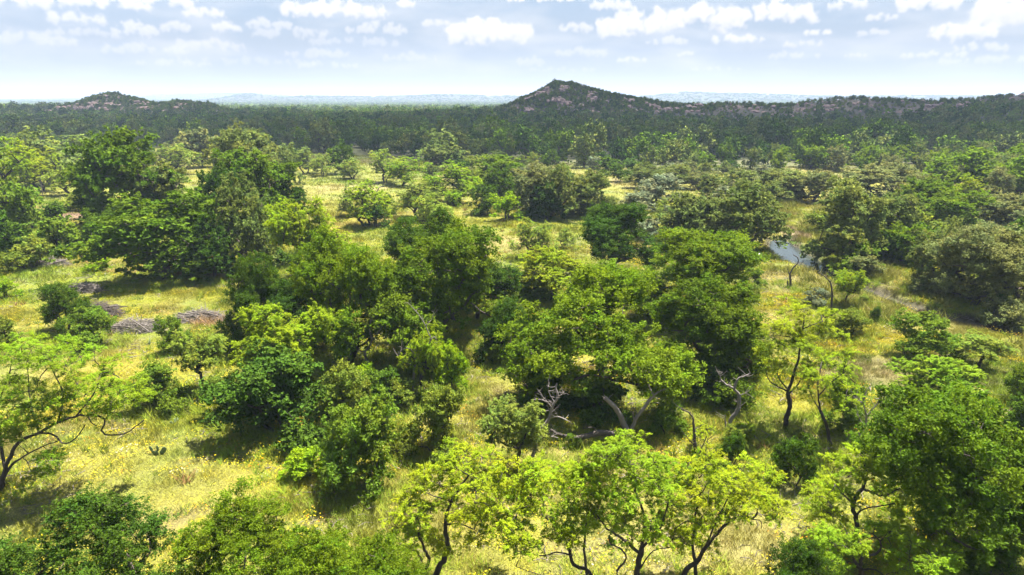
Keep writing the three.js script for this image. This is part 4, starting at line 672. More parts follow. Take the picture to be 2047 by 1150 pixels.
["X",7.01,-37.56,[[0.2,0.13,0.07,-0.13,0.0,-0.02,0.4,0.0,-0.36,1.4,0.0,-0.82,2.19,0.0,-1.47,2.81,0.0],[0.15,0.09,0.03,0.07,0.0,0.37,1.17,0.0,0.84,2.06,0.0,1.42,2.97,0.0],[0.08,0.03,1.42,2.97,0.0,1.76,3.23,0.0,2.14,3.42,0.0],[0.07,0.02,1.42,2.97,0.0,1.15,3.52,0.0,1.07,3.93,0.0,1.12,4.57,0.0],[0.04,0.015,0.37,1.17,0.0,0.23,1.87,0.3,0.3,2.27,0.3]],[],"forked dead tree with two thick grey arms beside the fallen log"],
["X",4.4,-37.06,[[0.2,0.16,1.83,0.73,0.0,0.73,0.73,0.0,-0.4,0.4,0.0],[0.15,0.08,-0.4,0.4,0.0,-1.06,0.53,0.0,-1.79,0.73,0.0,-2.12,0.99,0.0],[0.13,0.07,-0.4,0.4,0.0,-0.83,-0.1,0.3,-1.68,-0.47,0.6],[0.05,0.02,0.73,0.73,0.0,0.39,1.23,0.2,-0.21,1.21,0.3]],[],"fallen dark log lying between the dead trees",{"n":"fallen_log"}],
["X",13.82,-39.54,[[0.15,0.11,-0.05,-0.14,0.0,0.09,0.42,0.0,0.46,1.28,0.0,0.41,2.24,0.0],[0.1,0.05,0.41,2.24,0.0,-0.01,2.68,0.0,-0.43,2.88,0.0,-0.8,3.22,0.0],[0.09,0.04,0.09,2.61,0.0,0.28,3.29,0.0,0.7,3.49,0.0,1.0,3.65,0.0],[0.05,0.02,0.42,2.14,0.0,0.68,2.36,0.2,0.93,2.61,0.3],[0.04,0.015,-0.8,3.22,0.0,-0.89,3.6,0.1,-0.72,3.8,0.1],[0.06,0.03,-0.26,0.1,0.2,-0.36,0.59,0.2,-0.39,0.93,0.2]],[],"crooked dead tree in the shade of the rounded oak"],
["X",10.56,-35.06,[[0.12,0.07,-0.05,-0.06,0.0,-0.11,0.76,0.0,-0.18,1.33,0.0,-0.3,2.2,0.0],[0.07,0.03,-0.3,2.2,0.0,-0.43,2.85,0.0,-0.7,3.16,0.0,-1.08,3.31,0.0],[0.06,0.02,-0.06,0.38,0.0,0.23,1.19,0.2,0.41,1.84,0.2,0.31,2.43,0.2],[0.05,0.02,0.39,0.23,0.3,0.39,0.93,0.3,0.47,1.8,0.3],[0.04,0.015,-0.16,1.08,0.0,-0.55,1.5,0.2,-0.74,1.75,0.2]],[0.12,0.92,-1.5,0.3,2.35,0.35,0.29,2.09,-0.79],"multi-stemmed sapling with one pale dead stem",{"r":0.4,"kk":"M"}],
["X",-10.93,-48.68,[[0.16,0.1,-0.01,-0.25,0.0,-0.08,0.7,0.0,-0.3,1.51,0.0],[0.08,0.05,-0.18,1.7,0.5,0.5,2.8,0.8,0.37,3.78,0.8,0.68,4.67,0.8,1.14,5.13,0.8],[0.07,0.03,-0.1,1.78,0.5,-0.68,2.13,1.0,-1.42,2.04,1.2,-1.82,1.69,1.2],[0.04,0.015,-1.42,2.04,1.2,-1.59,1.41,1.3,-2.0,0.77,1.3],[0.04,0.015,-0.68,2.13,1.0,0.09,1.92,1.4,0.69,2.27,1.5],[0.04,0.015,0.52,3.12,0.8,1.02,3.46,1.0,1.54,4.24,1.0]],[],"bare silver limb sticking out of the large oaks"],
["X",-6.99,-44.1,[[0.11,0.08,-0.0,-0.11,0.0,0.12,1.21,0.0,0.3,2.51,0.0,0.43,3.17,0.0],[0.06,0.02,0.49,3.33,0.4,1.5,4.37,0.6,1.29,5.12,0.6,1.01,5.79,0.6,0.62,6.32,0.5,0.07,6.98,0.5],[0.05,0.02,0.44,3.18,0.3,-0.07,3.83,0.6,-0.49,3.73,0.8,-0.71,3.3,0.8],[0.03,0.012,1.5,4.37,0.6,1.75,4.66,0.6,1.94,4.23,0.6],[0.03,0.01,1.17,5.44,0.6,1.58,5.79,0.6,1.8,6.49,0.6]],[],"slender forked dead tree with curling grey branches"],
["X",30.86,-73.01,[[0.16,0.1,0.07,-0.12,0.0,-0.09,0.8,0.0,-0.22,1.54,0.0],[0.1,0.04,-0.22,1.54,0.0,0.14,2.28,0.0,0.58,2.79,0.0,0.41,3.35,0.0,-0.06,3.63,0.0],[0.06,0.02,-0.19,1.26,0.0,-0.54,2.08,0.1,-0.5,2.76,0.1],[0.12,0.08,-0.31,-0.03,0.1,-0.39,0.71,0.1],[0.03,0.01,0.14,2.28,0.0,0.79,2.53,0.1,1.08,2.87,0.1]],[],"short black burnt snag near the creek pool"],
["X",28.8,-58.06,[[0.12,0.09,0.01,-0.09,0.0,-0.36,1.79,0.0,-0.47,3.41,0.0],[0.09,0.03,-0.47,3.41,0.0,-0.78,4.51,0.0,-1.29,5.05,0.0,-1.95,5.41,0.0],[0.03,0.012,-0.78,4.51,0.0,-0.59,5.1,0.0,-0.73,5.55,0.0]],[],"thin dead pole tree in the right meadow"],
["X",20.73,-37.18,[[0.09,0.07,-0.02,-0.07,0.0,0.12,0.66,0.0,0.4,1.22,0.0,0.4,1.91,0.0],[0.05,0.015,0.4,1.91,0.0,0.84,2.59,0.0,0.98,3.04,0.0,0.99,3.59,0.0],[0.05,0.015,0.4,1.91,0.0,-0.0,2.81,0.2,-0.0,3.45,0.2,0.32,4.08,0.2],[0.03,0.01,-0.0,2.81,0.2,-0.43,3.02,0.3,-0.77,3.34,0.3],[0.03,0.01,0.84,2.59,0.0,1.1,2.97,0.2,1.2,3.29,0.2],[0.03,0.01,0.4,1.22,0.0,-0.14,1.85,0.2,-0.4,2.49,0.2]],[],"bare leaning sapling with twiggy crown by the golden slope"],
["X",-98.13,-142.05,[[0.1,0.07,0.07,-0.21,0.0,0.56,1.35,0.0,0.54,2.39,0.0],[0.06,0.02,0.54,2.39,0.0,0.6,3.83,0.0,0.66,4.76,0.0],[0.04,0.02,0.57,1.98,0.0,1.17,3.01,0.0,1.43,3.83,0.0]],[],"white forked snag standing in golden grass"],
["X",-29.33,-147.42,[[0.14,0.09,-1.33,-0.65,0.0,-0.19,0.43,0.0,0.63,1.72,0.0],[0.09,0.04,0.63,1.72,0.0,1.63,2.37,0.0,1.91,3.65,0.0],[0.05,0.02,0.63,1.72,0.0,0.17,3.22,0.0,-0.52,4.29,0.0]],[],"curved dead stump in the open field"]
];
HEROES.forEach(([k, x, z, limbs, clumps, label, o = {}], hi) => {
  const R = rngOf(900 + hi), wood = new Buf(true), leaves = new Buf(false), dead = k === 'X', all = [], y0 = height(x, z);
  for (const l of limbs) {
    const pts = []; for (let i = 2; i < l.length; i += 3) pts.push(V(l[i], l[i + 1], l[i + 2]));
    if (pts[0].y < .5 && o.n !== 'fallen_log') pts[0].y = -.25;
    const th = dead ? 1 : .82, c = limbTube(wood, R, pts, l[0] * th, l[1] * th, l[0] * (dead ? .35 : .5)); all.push(...c);
    if (dead) { const nt = Math.round(c.length * .5); for (let i = 0; i < nt; i++) { const q = c[Math.floor(c.length * (.35 + .65 * R()))], e = V(R() - .5, R() * .8 - .1, R() - .5).normalize().multiplyScalar(.25 + .5 * R()); if (q && q.y > .6) tube(wood, R, [q, q.clone().addScaledVector(e, .5).add(V((R() - .5) * .12, (R() - .5) * .12, (R() - .5) * .12)), q.clone().add(e)], [.018, .012, .006], 3); } }
  }
  const lk = o.kk ?? k, oak = lk === 'O' || lk === 'D', cfg = oak ? { leaf: .155, wid: .1, per: 360 } : { ...MESQ, leaf: .115, wid: .042, per: 640 }, cr = (o.r ?? .7);
  for (let i = 0; i < clumps.length; i += 3) for (let s = 0; s < 4; s++) {
    const e = V(clumps[i] + (s ? (R() - .5) * cr * 2.2 : 0), clumps[i + 1] + (s ? (R() - .5) * cr * 1.5 : 0), clumps[i + 2] + (s ? (R() - .5) * cr * 2.6 : 0)), r = cr * (s ? .6 + .35 * R() : .95); if (!oak) e.y -= .2; if (e.y < r * .5) e.y = r * .5;
    let b = all[0], bd = 1e9; for (const p of all) { const d = p.distanceTo(e) + Math.max(0, p.y - e.y) * .5; if (d < bd) { bd = d; b = p; } }
    const m = b.clone().lerp(e, .5).add(V((R() - .5) * bd * .3, (R() - .2) * bd * .25, (R() - .5) * bd * .3)), base = e.clone().add(V(0, -r * .2, 0));
    const c = limbTube(wood, R, [b, m, base], Math.min(.05, .014 + bd * .014), .008, .05); all.push(...c.slice(2));
    for (let q = 0; q < 3; q++) { const a = V(R() - .5, R() * .7 - .1, R() - .5).normalize().multiplyScalar(r); tube(wood, R, [base, base.clone().addScaledVector(a, .5).add(V(0, .06, 0)), base.clone().add(a)], [.012, .008, .004], 3); }
    clumpLeaves(leaves, R, e.x, e.y, e.z, r, Math.round(cfg.per * (r / .7) ** 2), cfg);
  }
  const t = new THREE.Group(), nm = o.n ?? (dead && !clumps.length ? 'dead_tree' : oak ? 'oak_tree' : 'mesquite_tree');
  t.name = numbered(nm); t.position.set(x, y0, z);
  meshOf('trunk', wood.geo(), dead ? (/black|dark|multi|pole/.test(label) ? M.darkDead : M.dead) : M.blackBark, t);
  if (clumps.length) meshOf('crown', leaves.geo(), M[lk][hi % M[lk].length], t);
  tag(t, label, nm === 'fallen_log' ? 'log' : 'tree', nm === 'dead_tree' ? 'dead trees in the clearing' : nm === 'fallen_log' ? undefined : GROUPS[nm]);
  scene.add(t); placed.push([x, z, 1.5]);
});
const clear = (x, z, r) => { for (const p of placed) if ((p[0] - x) ** 2 + (p[1] - z) ** 2 < (p[2] * .62 + r) ** 2) return false; return true; };

// more of the sunlit wood on the far bank, and of the scrub at the meadow's far ends
{
  const R = rngOf(31); let n = 0;
  for (let i = 0; i < 900 && n < 46; i++) {
    const t = mix(.36, .86, R()), d = mix(118, 232, R()), x = t * d, z = -d, w = mix(5.5, 9, R());
    const [cd] = creekDist(x, z); if (cd < 7 || (t < .52 && d < 190) || woodDepth(x, z) > 4 || !clear(x, z, w * .32)) continue;
    if (creekPts.some(p => Math.abs(p.x - x) < 2 && p.z < z - 3)) continue;
    putTree(R() < .4 ? 'O' : 'G', x, z, mix(5, 7.5, R()), w, 'oak in the dense sunlit wood across the creek', { group: 'oaks of the sunlit wood across the creek' }); n++;
  }
  n = 0;
  for (let i = 0; i < 900 && n < 34; i++) {
    const t = mix(-.86, -.3, R()), d = mix(165, 300, R()), x = t * d, z = -d, w = mix(4.5, 8.5, R()); if (woodDepth(x, z) > 2 || !clear(x, z, w * .45)) continue;
    putTree(['G', 'P', 'P', 'K', 'G'][Math.floor(R() * 5)], x, z, mix(4, 7, R()), w, 'sunlit tree in the scrub belt before the shaded woodland', { group: 'trees of the scrub belt before the shaded woodland' }); n++;
  }
  n = 0;
  for (let i = 0; i < 900 && n < 30; i++) {
    const t = mix(-.12, .34, R()), d = mix(150, 215, R()), x = t * d, z = -d, w = mix(4, 7, R()); if (woodDepth(x, z) > 2 || !clear(x, z, w * .5)) continue;
    putTree(['G', 'BG', 'G', 'B', 'K'][Math.floor(R() * 5)], x, z, mix(3, 5.5, R()), w, 'tree in the thin belt at the edge of the shaded woodland', { group: 'trees of the belt at the edge of the shaded woodland' }); n++;
  }
}

// ---------------------------------------------------------------- woodland: the nearest trees one by one, the rest as one mass
{
  const R = rngOf(55), spots = [];
  for (let z = -190; z > -1500; ) {
    const d = -z, step = d < 560 ? 9 : d < 900 ? 7 : 13;
    for (let x = -.95 * d - 20; x < .95 * d + 20; x += step) {
      const px = x + (R() - .5) * step * .9, pz = z + (R() - .5) * step * .9, w = woodDepth(px, pz); if (w < 0) continue;
      const rk = rockiness(px, pz), open = fbm(px / 34, pz / 34, 3, 61); if (rk > .3 ? fbm(px / 16, pz / 16, 3, 95) > .17 && R() < .8 : ((open > .22 && d > 260) || (d > 560 && R() < .25))) continue;
      if (R() < .06 || !clear(px, pz, 1.5)) continue;
      const s = (rk > .3 ? mix(.2, .62, R() ** 1.5) : mix(.75, 1.55, R() ** 1.4)) * (d > 860 ? 1.25 : 1);
      spots.push([px, pz, s, w]);
    }
    z -= step;
  }
  for (let i = 0; i < 12500; i++) { // low scrub on the rocky hills
    const [cx, cz, , rx, rz] = HILLS[[0, 1, 1, 2, 4, 5, 8, 9, 10][Math.floor(R() * 9)]], x = cx + (R() + R() - 1) * rx * 1.7, z = cz + (R() + R() - .8) * rz * 1.4;
    if (rockiness(x, z) < .2 || fbm(x / 16, z / 16, 3, 95) > .1 + .1 * R()) continue; spots.push([x, z, mix(.16, .66, R() ** 2)]);
  }
  spots.sort((a, b) => b[1] - a[1]);
  const near = [], rest = [];
  for (const s of spots) { if (near.length < 285 && Math.abs(s[0] / s[1]) < .78) near.push(s); else rest.push(s); }
  const zone = t => t < -.45 ? 'behind the pale mesquite scrub' : t < -.12 ? 'behind the open field' : t < .2 ? 'in front of the rocky hill' : t < .5 ? 'behind the grey creek oaks' : 'above the sunlit creek wood';
  for (const [x, z, s] of near) {
    const g = lib.oakF[Math.floor(R() * 6)], t = new THREE.Group(), zn = zone(x / -z); t.name = numbered('woodland_tree'); t.position.set(x, height(x, z) - .1, z); t.rotation.y = R() * 6.28; t.scale.set(s, s * mix(.85, 1.3, R()), s);
    const fi = Math.floor(R() * 6); meshOf('trunk', g.wood, M.bark, t); meshOf('crown', g.leaves, M.F[fi], t);
    scene.add(tag(t, (s > 1.05 ? 'large ' : 'small ') + ['bright green', 'dark green', 'pale grey-green', 'grey-green', 'very dark green', 'green'][fi] + ' tree of the cloud-shaded woodland ' + zn, 'tree', 'woodland trees ' + zn));
  }
  const mat = leafMat(1, 1, 1, 0, .05), m4 = new THREE.Matrix4(), q = new THREE.Quaternion(), e = new THREE.Euler(), col = new THREE.Color();
  const bins = {};
  for (const s of rest) { const f = -s[1] < 430 ? 'oakF' : 'oakD', v = f + (f === 'oakF' ? Math.floor(R() * 3) : Math.floor(R() * 4)); (bins[v] ??= []).push(s); }
  for (const v in bins) {
    const g = lib[v.slice(0, 4)][+v[4]], list = bins[v], im = new THREE.InstancedMesh(g.leaves, mat, list.length); im.name = numbered('distant_woodland'); im.castShadow = im.receiveShadow = true;
    list.forEach(([x, z, s], i) => {
      e.set(0, R() * 6.28, 0); q.setFromEuler(e); m4.compose(V(x, height(x, z) - .2, z), q, V(s, s * mix(.8, 1.15, R()), s)); im.setMatrixAt(i, m4);
      const k = R(), c = M.F[Math.floor(k * 6)].color, u = mix(.85, 1.15, R()); col.setRGB(c.r * u, c.g * u, c.b * u); im.setColorAt(i, col);
    });
    scene.add(tag(im, 'mass of dark woodland reaching to the rocky hills', 'woodland', null, 'stuff'));
  }
  // far country: low crowns out to the ridges
  const blob = growTree({ H: 6, W: 12, base: 0, fork: .2, clumps: 7, cr: 2.6, per: 12, leaf: 2.4, wid: 1.8, contort: .1, r0: .05, hollow: true, lobes: 3, rMin: 9 }, 777).leaves, list = [];
  for (let i = 0; i < 90000; i++) { const d = 1450 + 7500 * Math.pow(R(), 1.5), t = mix(-.9, .9, R()); if (fbm(t * d / 130, d / 130, 3, 71) > .16) continue; list.push([t * d, -d]); }
  const im = new THREE.InstancedMesh(blob, mat, list.length); im.name = 'distant_woodland_far'; im.name = numbered('distant_woodland');
  list.forEach(([x, z], i) => { e.set(0, R() * 6.28, 0); q.setFromEuler(e); const s = mix(.7, 1.4, R()); m4.compose(V(x, height(x, z) - .5, z), q, V(s * 1.3, s, s * 1.3)); im.setMatrixAt(i, m4); const k = R(); const c = M.F[Math.floor(k * 6)].color; im.setColorAt(i, c); });
  scene.add(tag(im, 'hazy woodland on the far plain and ridges', 'woodland', null, 'stuff'));
}

// granite on the hills
{
  const R = rngOf(81), gs = [0, 1, 2, 3].map(k => { const g = new THREE.IcosahedronGeometry(1, 2), p = g.attributes.position; for (let i = 0; i < p.count; i++) { const x = p.getX(i), y = p.getY(i), z = p.getZ(i), s = 1 + .45 * perlin.noise(x * 1.3 + k * 9, y * 1.3, z * 1.3) + .18 * perlin.noise(x * 3.1, y * 3.1 + k * 5, z * 3.1); p.setXYZ(i, x * s, y * s * .72, z * s); } g.computeVertexNormals(); return g; });
  const mats = [[.24, .165, .14], [.2, .15, .13], [.27, .2, .17], [.18, .13, .115]].map(c => new THREE.MeshStandardMaterial({ color: new THREE.Color().setRGB(...c), roughness: .95 })), spots = [];
  for (let i = 0; i < 9000; i++) { const k = [0, 0, 1, 2, 4, 5, 8, 9, 10][Math.floor(R() * 9)], [cx, cz, , rx, rz] = HILLS[k], x = cx + (R() + R() - 1) * rx * 1.5, z = cz + (R() + R() - .75) * rz * 1.3; if (fbm(x / 16, z / 16, 3, 95) < .09 || rockiness(x, z) < .2) continue; spots.push([x, z, mix(.5, 2.2, R() ** 3)]); }
  spots.sort((a, b) => b[2] - a[2]);
  const big = spots.slice(0, 70), small = spots.slice(70, 1100);
  for (const [x, z, s] of big) { const m = meshOf(numbered('granite_boulder'), gs[Math.floor(R() * 4)], mats[Math.floor(R() * 4)]); m.position.set(x, height(x, z) + s * .2, z); m.rotation.y = R() * 6; m.scale.set(s * 1.5, s, s * 1.5); const nm = x < -200 ? 'lower rocky hill behind the pale mesquites' : x < 150 ? 'highest rocky hill' : 'rocky ridge trailing from the highest hill'; scene.add(tag(m, (s > 1.6 ? 'large' : 'smaller') + ' pink granite boulder on the ' + nm, 'boulder', 'boulders on the ' + nm)); }
  const im = new THREE.InstancedMesh(gs[0], mats[0], small.length), m4 = new THREE.Matrix4(), q = new THREE.Quaternion(), e = new THREE.Euler(); im.name = 'granite_rubble';
  small.forEach(([x, z, s], i) => { e.set(R(), R() * 6, R()); q.setFromEuler(e); m4.compose(V(x, height(x, z) + s * .1, z), q, V(s * 1.2, s, s * 1.2)); im.setMatrixAt(i, m4); });
  scene.add(tag(im, 'pinkish granite rubble strewn over the hills', 'rocks', null, 'stuff'));
}

// ---------------------------------------------------------------- clouds overhead, whose shadow lies on the woodland
{
  const blobs = [[[-420, -560, 230, 190], [-200, -470, 240, 175], [20, -420, 230, 172], [230, -392, 220, 165], [440, -430, 220, 170]], [[90, -640, 260, 140], [330, -650, 260, 160], [600, -560, 240, 200], [-140, -690, 220, 130], [-440, -840, 190, 120]]];
  const mat = new THREE.MeshPhysicalMaterial({ color: new THREE.Color(.95, .95, .95), roughness: .64, transmission: 1, thickness: 0, side: THREE.DoubleSide }), ALT = 900;
  blobs.forEach((set, bi) => {
    const gs = set.map(([x, z, rx, rz], k) => { const g = new THREE.IcosahedronGeometry(1, 5), p = g.attributes.position; for (let i = 0; i < p.count; i++) { const a = p.getX(i), b = p.getY(i), c = p.getZ(i), s = 1 + .28 * perlin.noise(a * 2 + k * 3, b * 2, c * 2 + bi * 7) + .12 * perlin.noise(a * 5, b * 5 + k, c * 5); p.setXYZ(i, x + a * rx * s + sunDir.x / sunDir.y * ALT, ALT + Math.max(b, -.25) * 90 * s, z + c * rz * s + sunDir.z / sunDir.y * ALT); } g.computeVertexNormals(); return g; });
    scene.add(tag(meshOf(numbered('cloud'), mergeGeometries(gs), mat), 'white cumulus cloud high above the woodland', 'cloud', null, 'structure'));
  });
}

// ---------------------------------------------------------------- meadow
{
  const R = rngOf(12), m4 = new THREE.Matrix4(), q = new THREE.Quaternion(), e = new THREE.Euler(), col = new THREE.Color();
  const tuft = (blades, h, spread, wid, seed) => { const Q = rngOf(seed), b = new Buf(false); for (let i = 0; i < blades; i++) { const a = Q() * 6.28, r = spread * Math.sqrt(Q()), x = Math.cos(a) * r, z = Math.sin(a) * r, l = h * (.5 + .7 * Q()), ly = Q() * 6.28, le = l * (.35 + 1.0 * Q()), t = Q() * 6.28, k = .8 + .4 * Q(); const p = b.v(x + Math.cos(t) * wid, 0, z + Math.sin(t) * wid, k, k, k); b.v(x - Math.cos(t) * wid, 0, z - Math.sin(t) * wid, k, k, k); b.v(x + Math.cos(ly) * le, l, z + Math.sin(ly) * le, k, k, k); b.ix.push(p, p + 1, p + 2); } return b.geo(); };
  const mat = new THREE.MeshPhysicalMaterial({ vertexColors: true, roughness: 1, specularIntensity: .2, side: THREE.DoubleSide });
  function field(name, geo, n, z0, z1, size, label, pick, category = 'grass') {
    const rows = [];
    for (let i = 0; i < n; i++) { const z = -Math.sqrt(mix(z0 * z0, z1 * z1, R())), x = (R() * 2 - 1) * (-z * .84 + 9), c = pick(x, z); if (c) rows.push([x, z, c]); }
    const im = new THREE.InstancedMesh(geo, mat, rows.length); im.name = numbered(name); im.castShadow = im.receiveShadow = true;
    rows.forEach(([x, z, c], i) => { e.set((R() - .5) * .3, R() * 6.28, (R() - .5) * .3); q.setFromEuler(e); const s = size * mix(.65, 1.35, R()); m4.compose(V(x, height(x, z) - .02, z), q, V(s, s * mix(.7, 1.3, R()) * (c[3] ?? 1), s)); im.setMatrixAt(i, m4); col.setRGB(c[0], c[1], c[2]); im.setColorAt(i, col); });
    scene.add(tag(im, label, category, null, 'stuff'));
  }
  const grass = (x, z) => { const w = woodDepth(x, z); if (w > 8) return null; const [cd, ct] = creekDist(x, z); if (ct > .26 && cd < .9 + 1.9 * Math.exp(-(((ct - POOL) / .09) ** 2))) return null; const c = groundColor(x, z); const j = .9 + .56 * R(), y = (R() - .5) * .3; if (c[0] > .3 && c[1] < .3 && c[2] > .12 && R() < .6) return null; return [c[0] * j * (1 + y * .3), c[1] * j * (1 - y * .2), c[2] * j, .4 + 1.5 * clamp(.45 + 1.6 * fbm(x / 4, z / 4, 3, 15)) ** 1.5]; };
  field('meadow_grass', tuft(18, .2, .3, .012, 3), 130000, 19, 72, 1, 'yellow-green meadow grass of the near clearing', grass);
  field('meadow_grass', tuft(16, .24, .45, .02, 4), 110000, 72, 140, 1.1, 'pale grass of the middle clearing', grass);
  field('meadow_grass', tuft(16, .32, .9, .04, 5), 50000, 140, 300, 1.2, 'pale grass at the far end of the clearing', grass);
  field('weeds', tuft(30, .3, .2, .02, 6), 9000, 19, 120, 1, 'green weeds and forbs dotted in the meadow', (x, z) => { if (fbm(x / 9, z / 9, 3, 45) < -.02 || !grass(x, z)) return null; const k = R(); return [mix(.1, .2, k), mix(.17, .24, k), mix(.012, .022, k), 1]; }, 'weeds');
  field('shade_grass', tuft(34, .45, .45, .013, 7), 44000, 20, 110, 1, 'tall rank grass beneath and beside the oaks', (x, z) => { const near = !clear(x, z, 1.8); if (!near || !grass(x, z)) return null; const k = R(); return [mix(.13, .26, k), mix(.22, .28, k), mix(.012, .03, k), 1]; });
  const flower = (() => { const b = new Buf(false), Q = rngOf(8); for (let i = 0; i < 9; i++) { const x = (Q() - .5) * .7, z = (Q() - .5) * .7, y = .18 + Q() * .2; for (let k = 0; k < 3; k++) { const a = Q() * 6.28; leafAt(b, x, y, z, Math.cos(a), .2, Math.sin(a), 0, 1, 0, .06, .045, 1, 1, 1); } } return b.geo(); })();
  field('wildflowers', flower, 20000, 20, 95, 1, 'yellow and orange wildflowers in the meadow grass', (x, z) => { const v = fbm(x / 7, z / 7, 3, 31) + .5 * fbm(x / 3, z / 3, 2, 13); if (v < .02 || !grass(x, z)) return null; const k = R(); return k < .88 ? [.46, .36, .012] : k < .95 ? [.45, .18, .01] : [.42, .38, .28]; }, 'wildflowers');
  field('fallen_twigs', (() => { const b = new Buf(true), Q = rngOf(19); for (let i = 0; i < 5; i++) { const x = (Q() - .5) * 1.2, z = (Q() - .5) * 1.2, a = Q() * 6.28, l = .2 + .5 * Q(); tube(b, Q, [V(x, .05, z), V(x + Math.cos(a) * l * .5, .1, z + Math.sin(a) * l * .5), V(x + Math.cos(a + .3) * l, .06, z + Math.sin(a + .3) * l)], [.018, .014, .006], 4); } return b.geo(); })(), 5000, 20, 100, 1.2, 'grey fallen twigs scattered in the grass near the trees', (x, z) => { if (clear(x, z, 3) || !grass(x, z)) return null; const k = R(); return [mix(.1, .2, k), mix(.085, .17, k), mix(.07, .14, k), 1]; }, 'twigs');
  field('weeds', tuft(40, .42, .4, .02, 16), 5000, 19, 130, 1, 'clumps of dark green and rusty weeds in the grass', (x, z) => { if (fbm(x / 5, z / 5, 3, 47) < .1 || !grass(x, z)) return null; const k = R(); return k < .7 ? [.07, .12, .01, 1] : [.19, .1, .04, 1]; }, 'weeds');
  // stands of red-brown dry grass
  const stands = [[...[-28.38,-59.46], 2.6, 1], [...[-27.2,-60.48], 1.6, 1], [...[-36.74,-77.92], 5, 1.6], [...[-32.25,-76.98], 4, 1.5], [...[-45.6,-79.61], 3, 1], [...[34.41,-57.65], .8, .6], [...[-24.65,-69.79], 3, 1.5]];
  const rows = []; for (const [x, z, rx, rz] of stands) for (let i = 0; i < rx * rz * 8; i++) { const a = R() * 6.28, r = Math.sqrt(R()); rows.push([x + Math.cos(a) * r * rx, z + Math.sin(a) * r * rz]); }
  const im = new THREE.InstancedMesh(tuft(12, .85, .2, .012, 9), mat, rows.length); im.name = 'dry_grass'; im.castShadow = im.receiveShadow = true;
  rows.forEach(([x, z], i) => { e.set(0, R() * 6.28, 0); q.setFromEuler(e); const s = mix(.8, 1.4, R()); m4.compose(V(x, height(x, z), z), q, V(s, s, s)); im.setMatrixAt(i, m4); const k = R(); col.setRGB(mix(.2, .3, k), mix(.1, .2, k), mix(.05, .08, k)); im.setColorAt(i, col); });
  scene.add(tag(im, 'stands of red-brown dry grass by the brush piles', 'grass', null, 'stuff'));
  // creek-bank sedge
  field('bank_sedge', tuft(30, .9, .4, .03, 14), 26000, 50, 140, 1, 'pale sedge and weeds along the creek banks', (x, z) => { if (x < 25) return null; const [cd, ct] = creekDist(x, z); if (cd < 1.9 || cd > 8 || Math.abs(ct - POOL) < .09 || fbm(x / 4, z / 4, 2, 17) < -.05) return null; const k = R(); return [mix(.13, .28, k), mix(.16, .25, k), mix(.02, .06, k), 1]; });
}

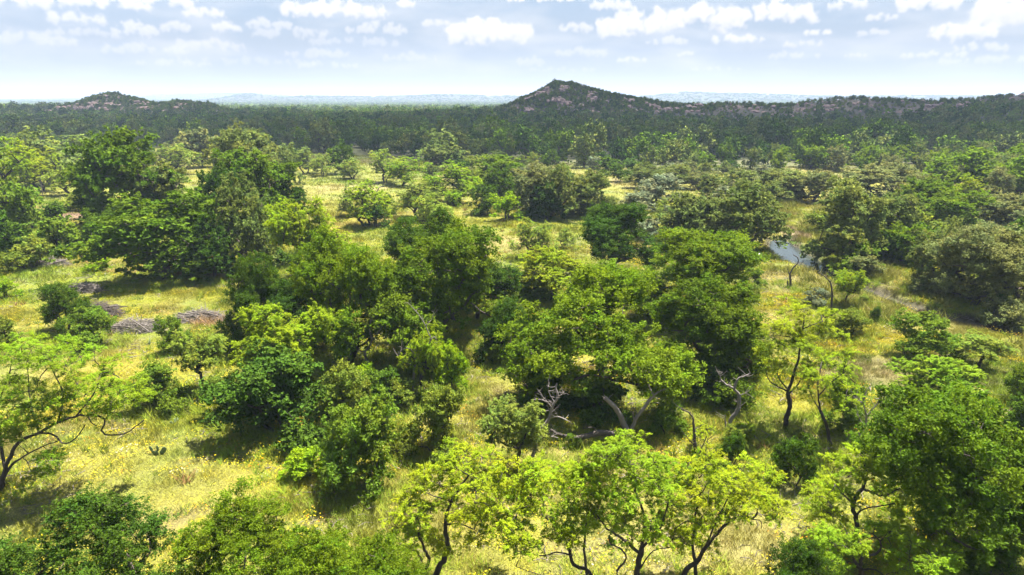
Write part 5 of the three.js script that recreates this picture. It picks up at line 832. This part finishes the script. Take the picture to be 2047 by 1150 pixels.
// ---------------------------------------------------------------- brush piles, cactus, barrel
const PILES = [
[-39.54,-62.47,4.42,"dark compact brush pile behind the bushy oak sapling"],
[-34.05,-58.47,6.1,"longest brush pile of grey sticks in the open clearing"],
[-29.3,-61.23,5.28,"pale-topped brush pile with red dry grass in front"],
[-57.82,-82.94,5.93,"farthest low grey brush pile by the bushes"],
[-46.22,-71.16,3.36,"small pale stick pile just behind the oak sapling"]
];
PILES.forEach(([x, z, w, label], pi) => {
  const R = rngOf(300 + pi), t = new THREE.Group(); t.name = numbered('brush_pile'); t.position.set(x, height(x, z), z);
  const sticks = new Buf(true), dep = Math.min(2.6, w * .42), hh = [1.35, 1.15, .95, .8, .9][pi];
  for (let i = 0; i < 620; i++) {
    const a = R() * 6.28, r = Math.sqrt(R()), ux = Math.cos(a) * r, uz = Math.sin(a) * r, y = hh * (1 - r * r) * (.3 + .7 * R()) + .04, dir = V((R() - .5) * 2, (R() - .5) * .5, (R() - .5) * .9).normalize().multiplyScalar(.25 + .7 * R()), c = V(ux * w * .46, y, uz * dep * .5), rr = .008 + .022 * R() ** 2;
    const p0 = c.clone().sub(dir), p1 = c.clone().add(dir), m = c.clone().add(V((R() - .5) * .15, (R() - .5) * .12, (R() - .5) * .15)); for (const p of [p0, p1]) p.y = Math.max(.02, p.y); tube(sticks, R, [p0, m, p1], [rr * 1.3, rr, rr * .5], 4);
  }
  const sm = meshOf('sticks', sticks.geo(), [M.darkDead, M.dead, M.dead, M.dead, M.dead][pi], t); sm.material = pi === 0 ? M.brushDark ??= barkMat(.09, .072, .058) : M.brush ??= barkMat(.16, .138, .118); sm.userData.kind = 'stuff';
  for (let i = 0; i < 5; i++) { const b = new Buf(true), cx = (R() - .5) * w * .7, cz = (R() - .3) * dep * .6, dir = V((R() - .5) * 2, (R() - .3) * .5, (R() - .5)).normalize().multiplyScalar(.6 + .6 * R()), c = V(cx, hh * .55 + R() * .2, cz); tube(b, R, [c.clone().sub(dir), c.clone().add(V(0, .06, 0)), c.clone().add(dir)].map(p => { p.y = Math.max(.05, p.y); return p; }), [.075, .06, .04], 7); meshOf('log', b.geo(), i % 2 ? M.dead : M.darkDead, t); }
  scene.add(tag(t, label, 'brush pile', 'brush piles in the clearing'));
});
{
  const pad = new THREE.SphereGeometry(1, 14, 10); pad.scale(.15, .2, .035); pad.translate(0, .17, 0);
  const mat = new THREE.MeshStandardMaterial({ color: new THREE.Color().setRGB(.1, .14, .05), roughness: .7 });
  [[...[-20.73,-35.98], .95, 'prickly pear with round pads alone in the dry meadow'], [...[-21.69,-40.03], .6, 'tiny prickly pear nearer the speckled bush'], [...[-30.62,-54.42], .8, 'small prickly pear below the longest brush pile']].forEach(([x, z, s, label], i) => {
    const R = rngOf(70 + i), t = new THREE.Group(); t.name = numbered('prickly_pear'); t.position.set(x, height(x, z) - .02, z); t.scale.setScalar(s); t.rotation.y = i;
    [[-.16, 0, 0, .5], [.17, 0, 0, -.5], [0, 0, .05, .05], [-.3, .24, 0, .8], [.3, .24, .02, -.7], [.02, .3, .05, -.2], [.1, .02, -.14, -.9]].forEach(([px, py, pz, rz]) => { const m = meshOf('pad', pad, mat, t); m.position.set(px, py, pz); m.rotation.set((R() - .5) * .4, (R() - .5) * 1.2, rz); });
    scene.add(tag(t, label, 'cactus', 'prickly pears in the meadow'));
  });
  const [bx, bz] = [31.82,-85.97], t = new THREE.Group(); t.name = 'barrel'; t.position.set(bx, height(bx, bz), bz);
  const prof = [[0, 0], [.29, 0], [.3, .03], [.285, .06], [.29, .3], [.305, .32], [.29, .34], [.29, .58], [.305, .6], [.29, .62], [.285, .85], [.3, .88], [.29, .9], [0, .9]].map(p => new THREE.Vector2(...p));
  meshOf('drum', new THREE.LatheGeometry(prof, 24), new THREE.MeshStandardMaterial({ color: new THREE.Color().setRGB(.38, .11, .055), roughness: .7 }), t);
  const lid = meshOf('lid', new THREE.CylinderGeometry(.3, .31, .09, 24), new THREE.MeshStandardMaterial({ color: new THREE.Color().setRGB(.6, .56, .52), roughness: .6 }), t); lid.position.y = .947;
  scene.add(tag(t, 'rust-red barrel with pale lid standing near the creek pool', 'barrel'));
}
renderer.render(scene, camera);
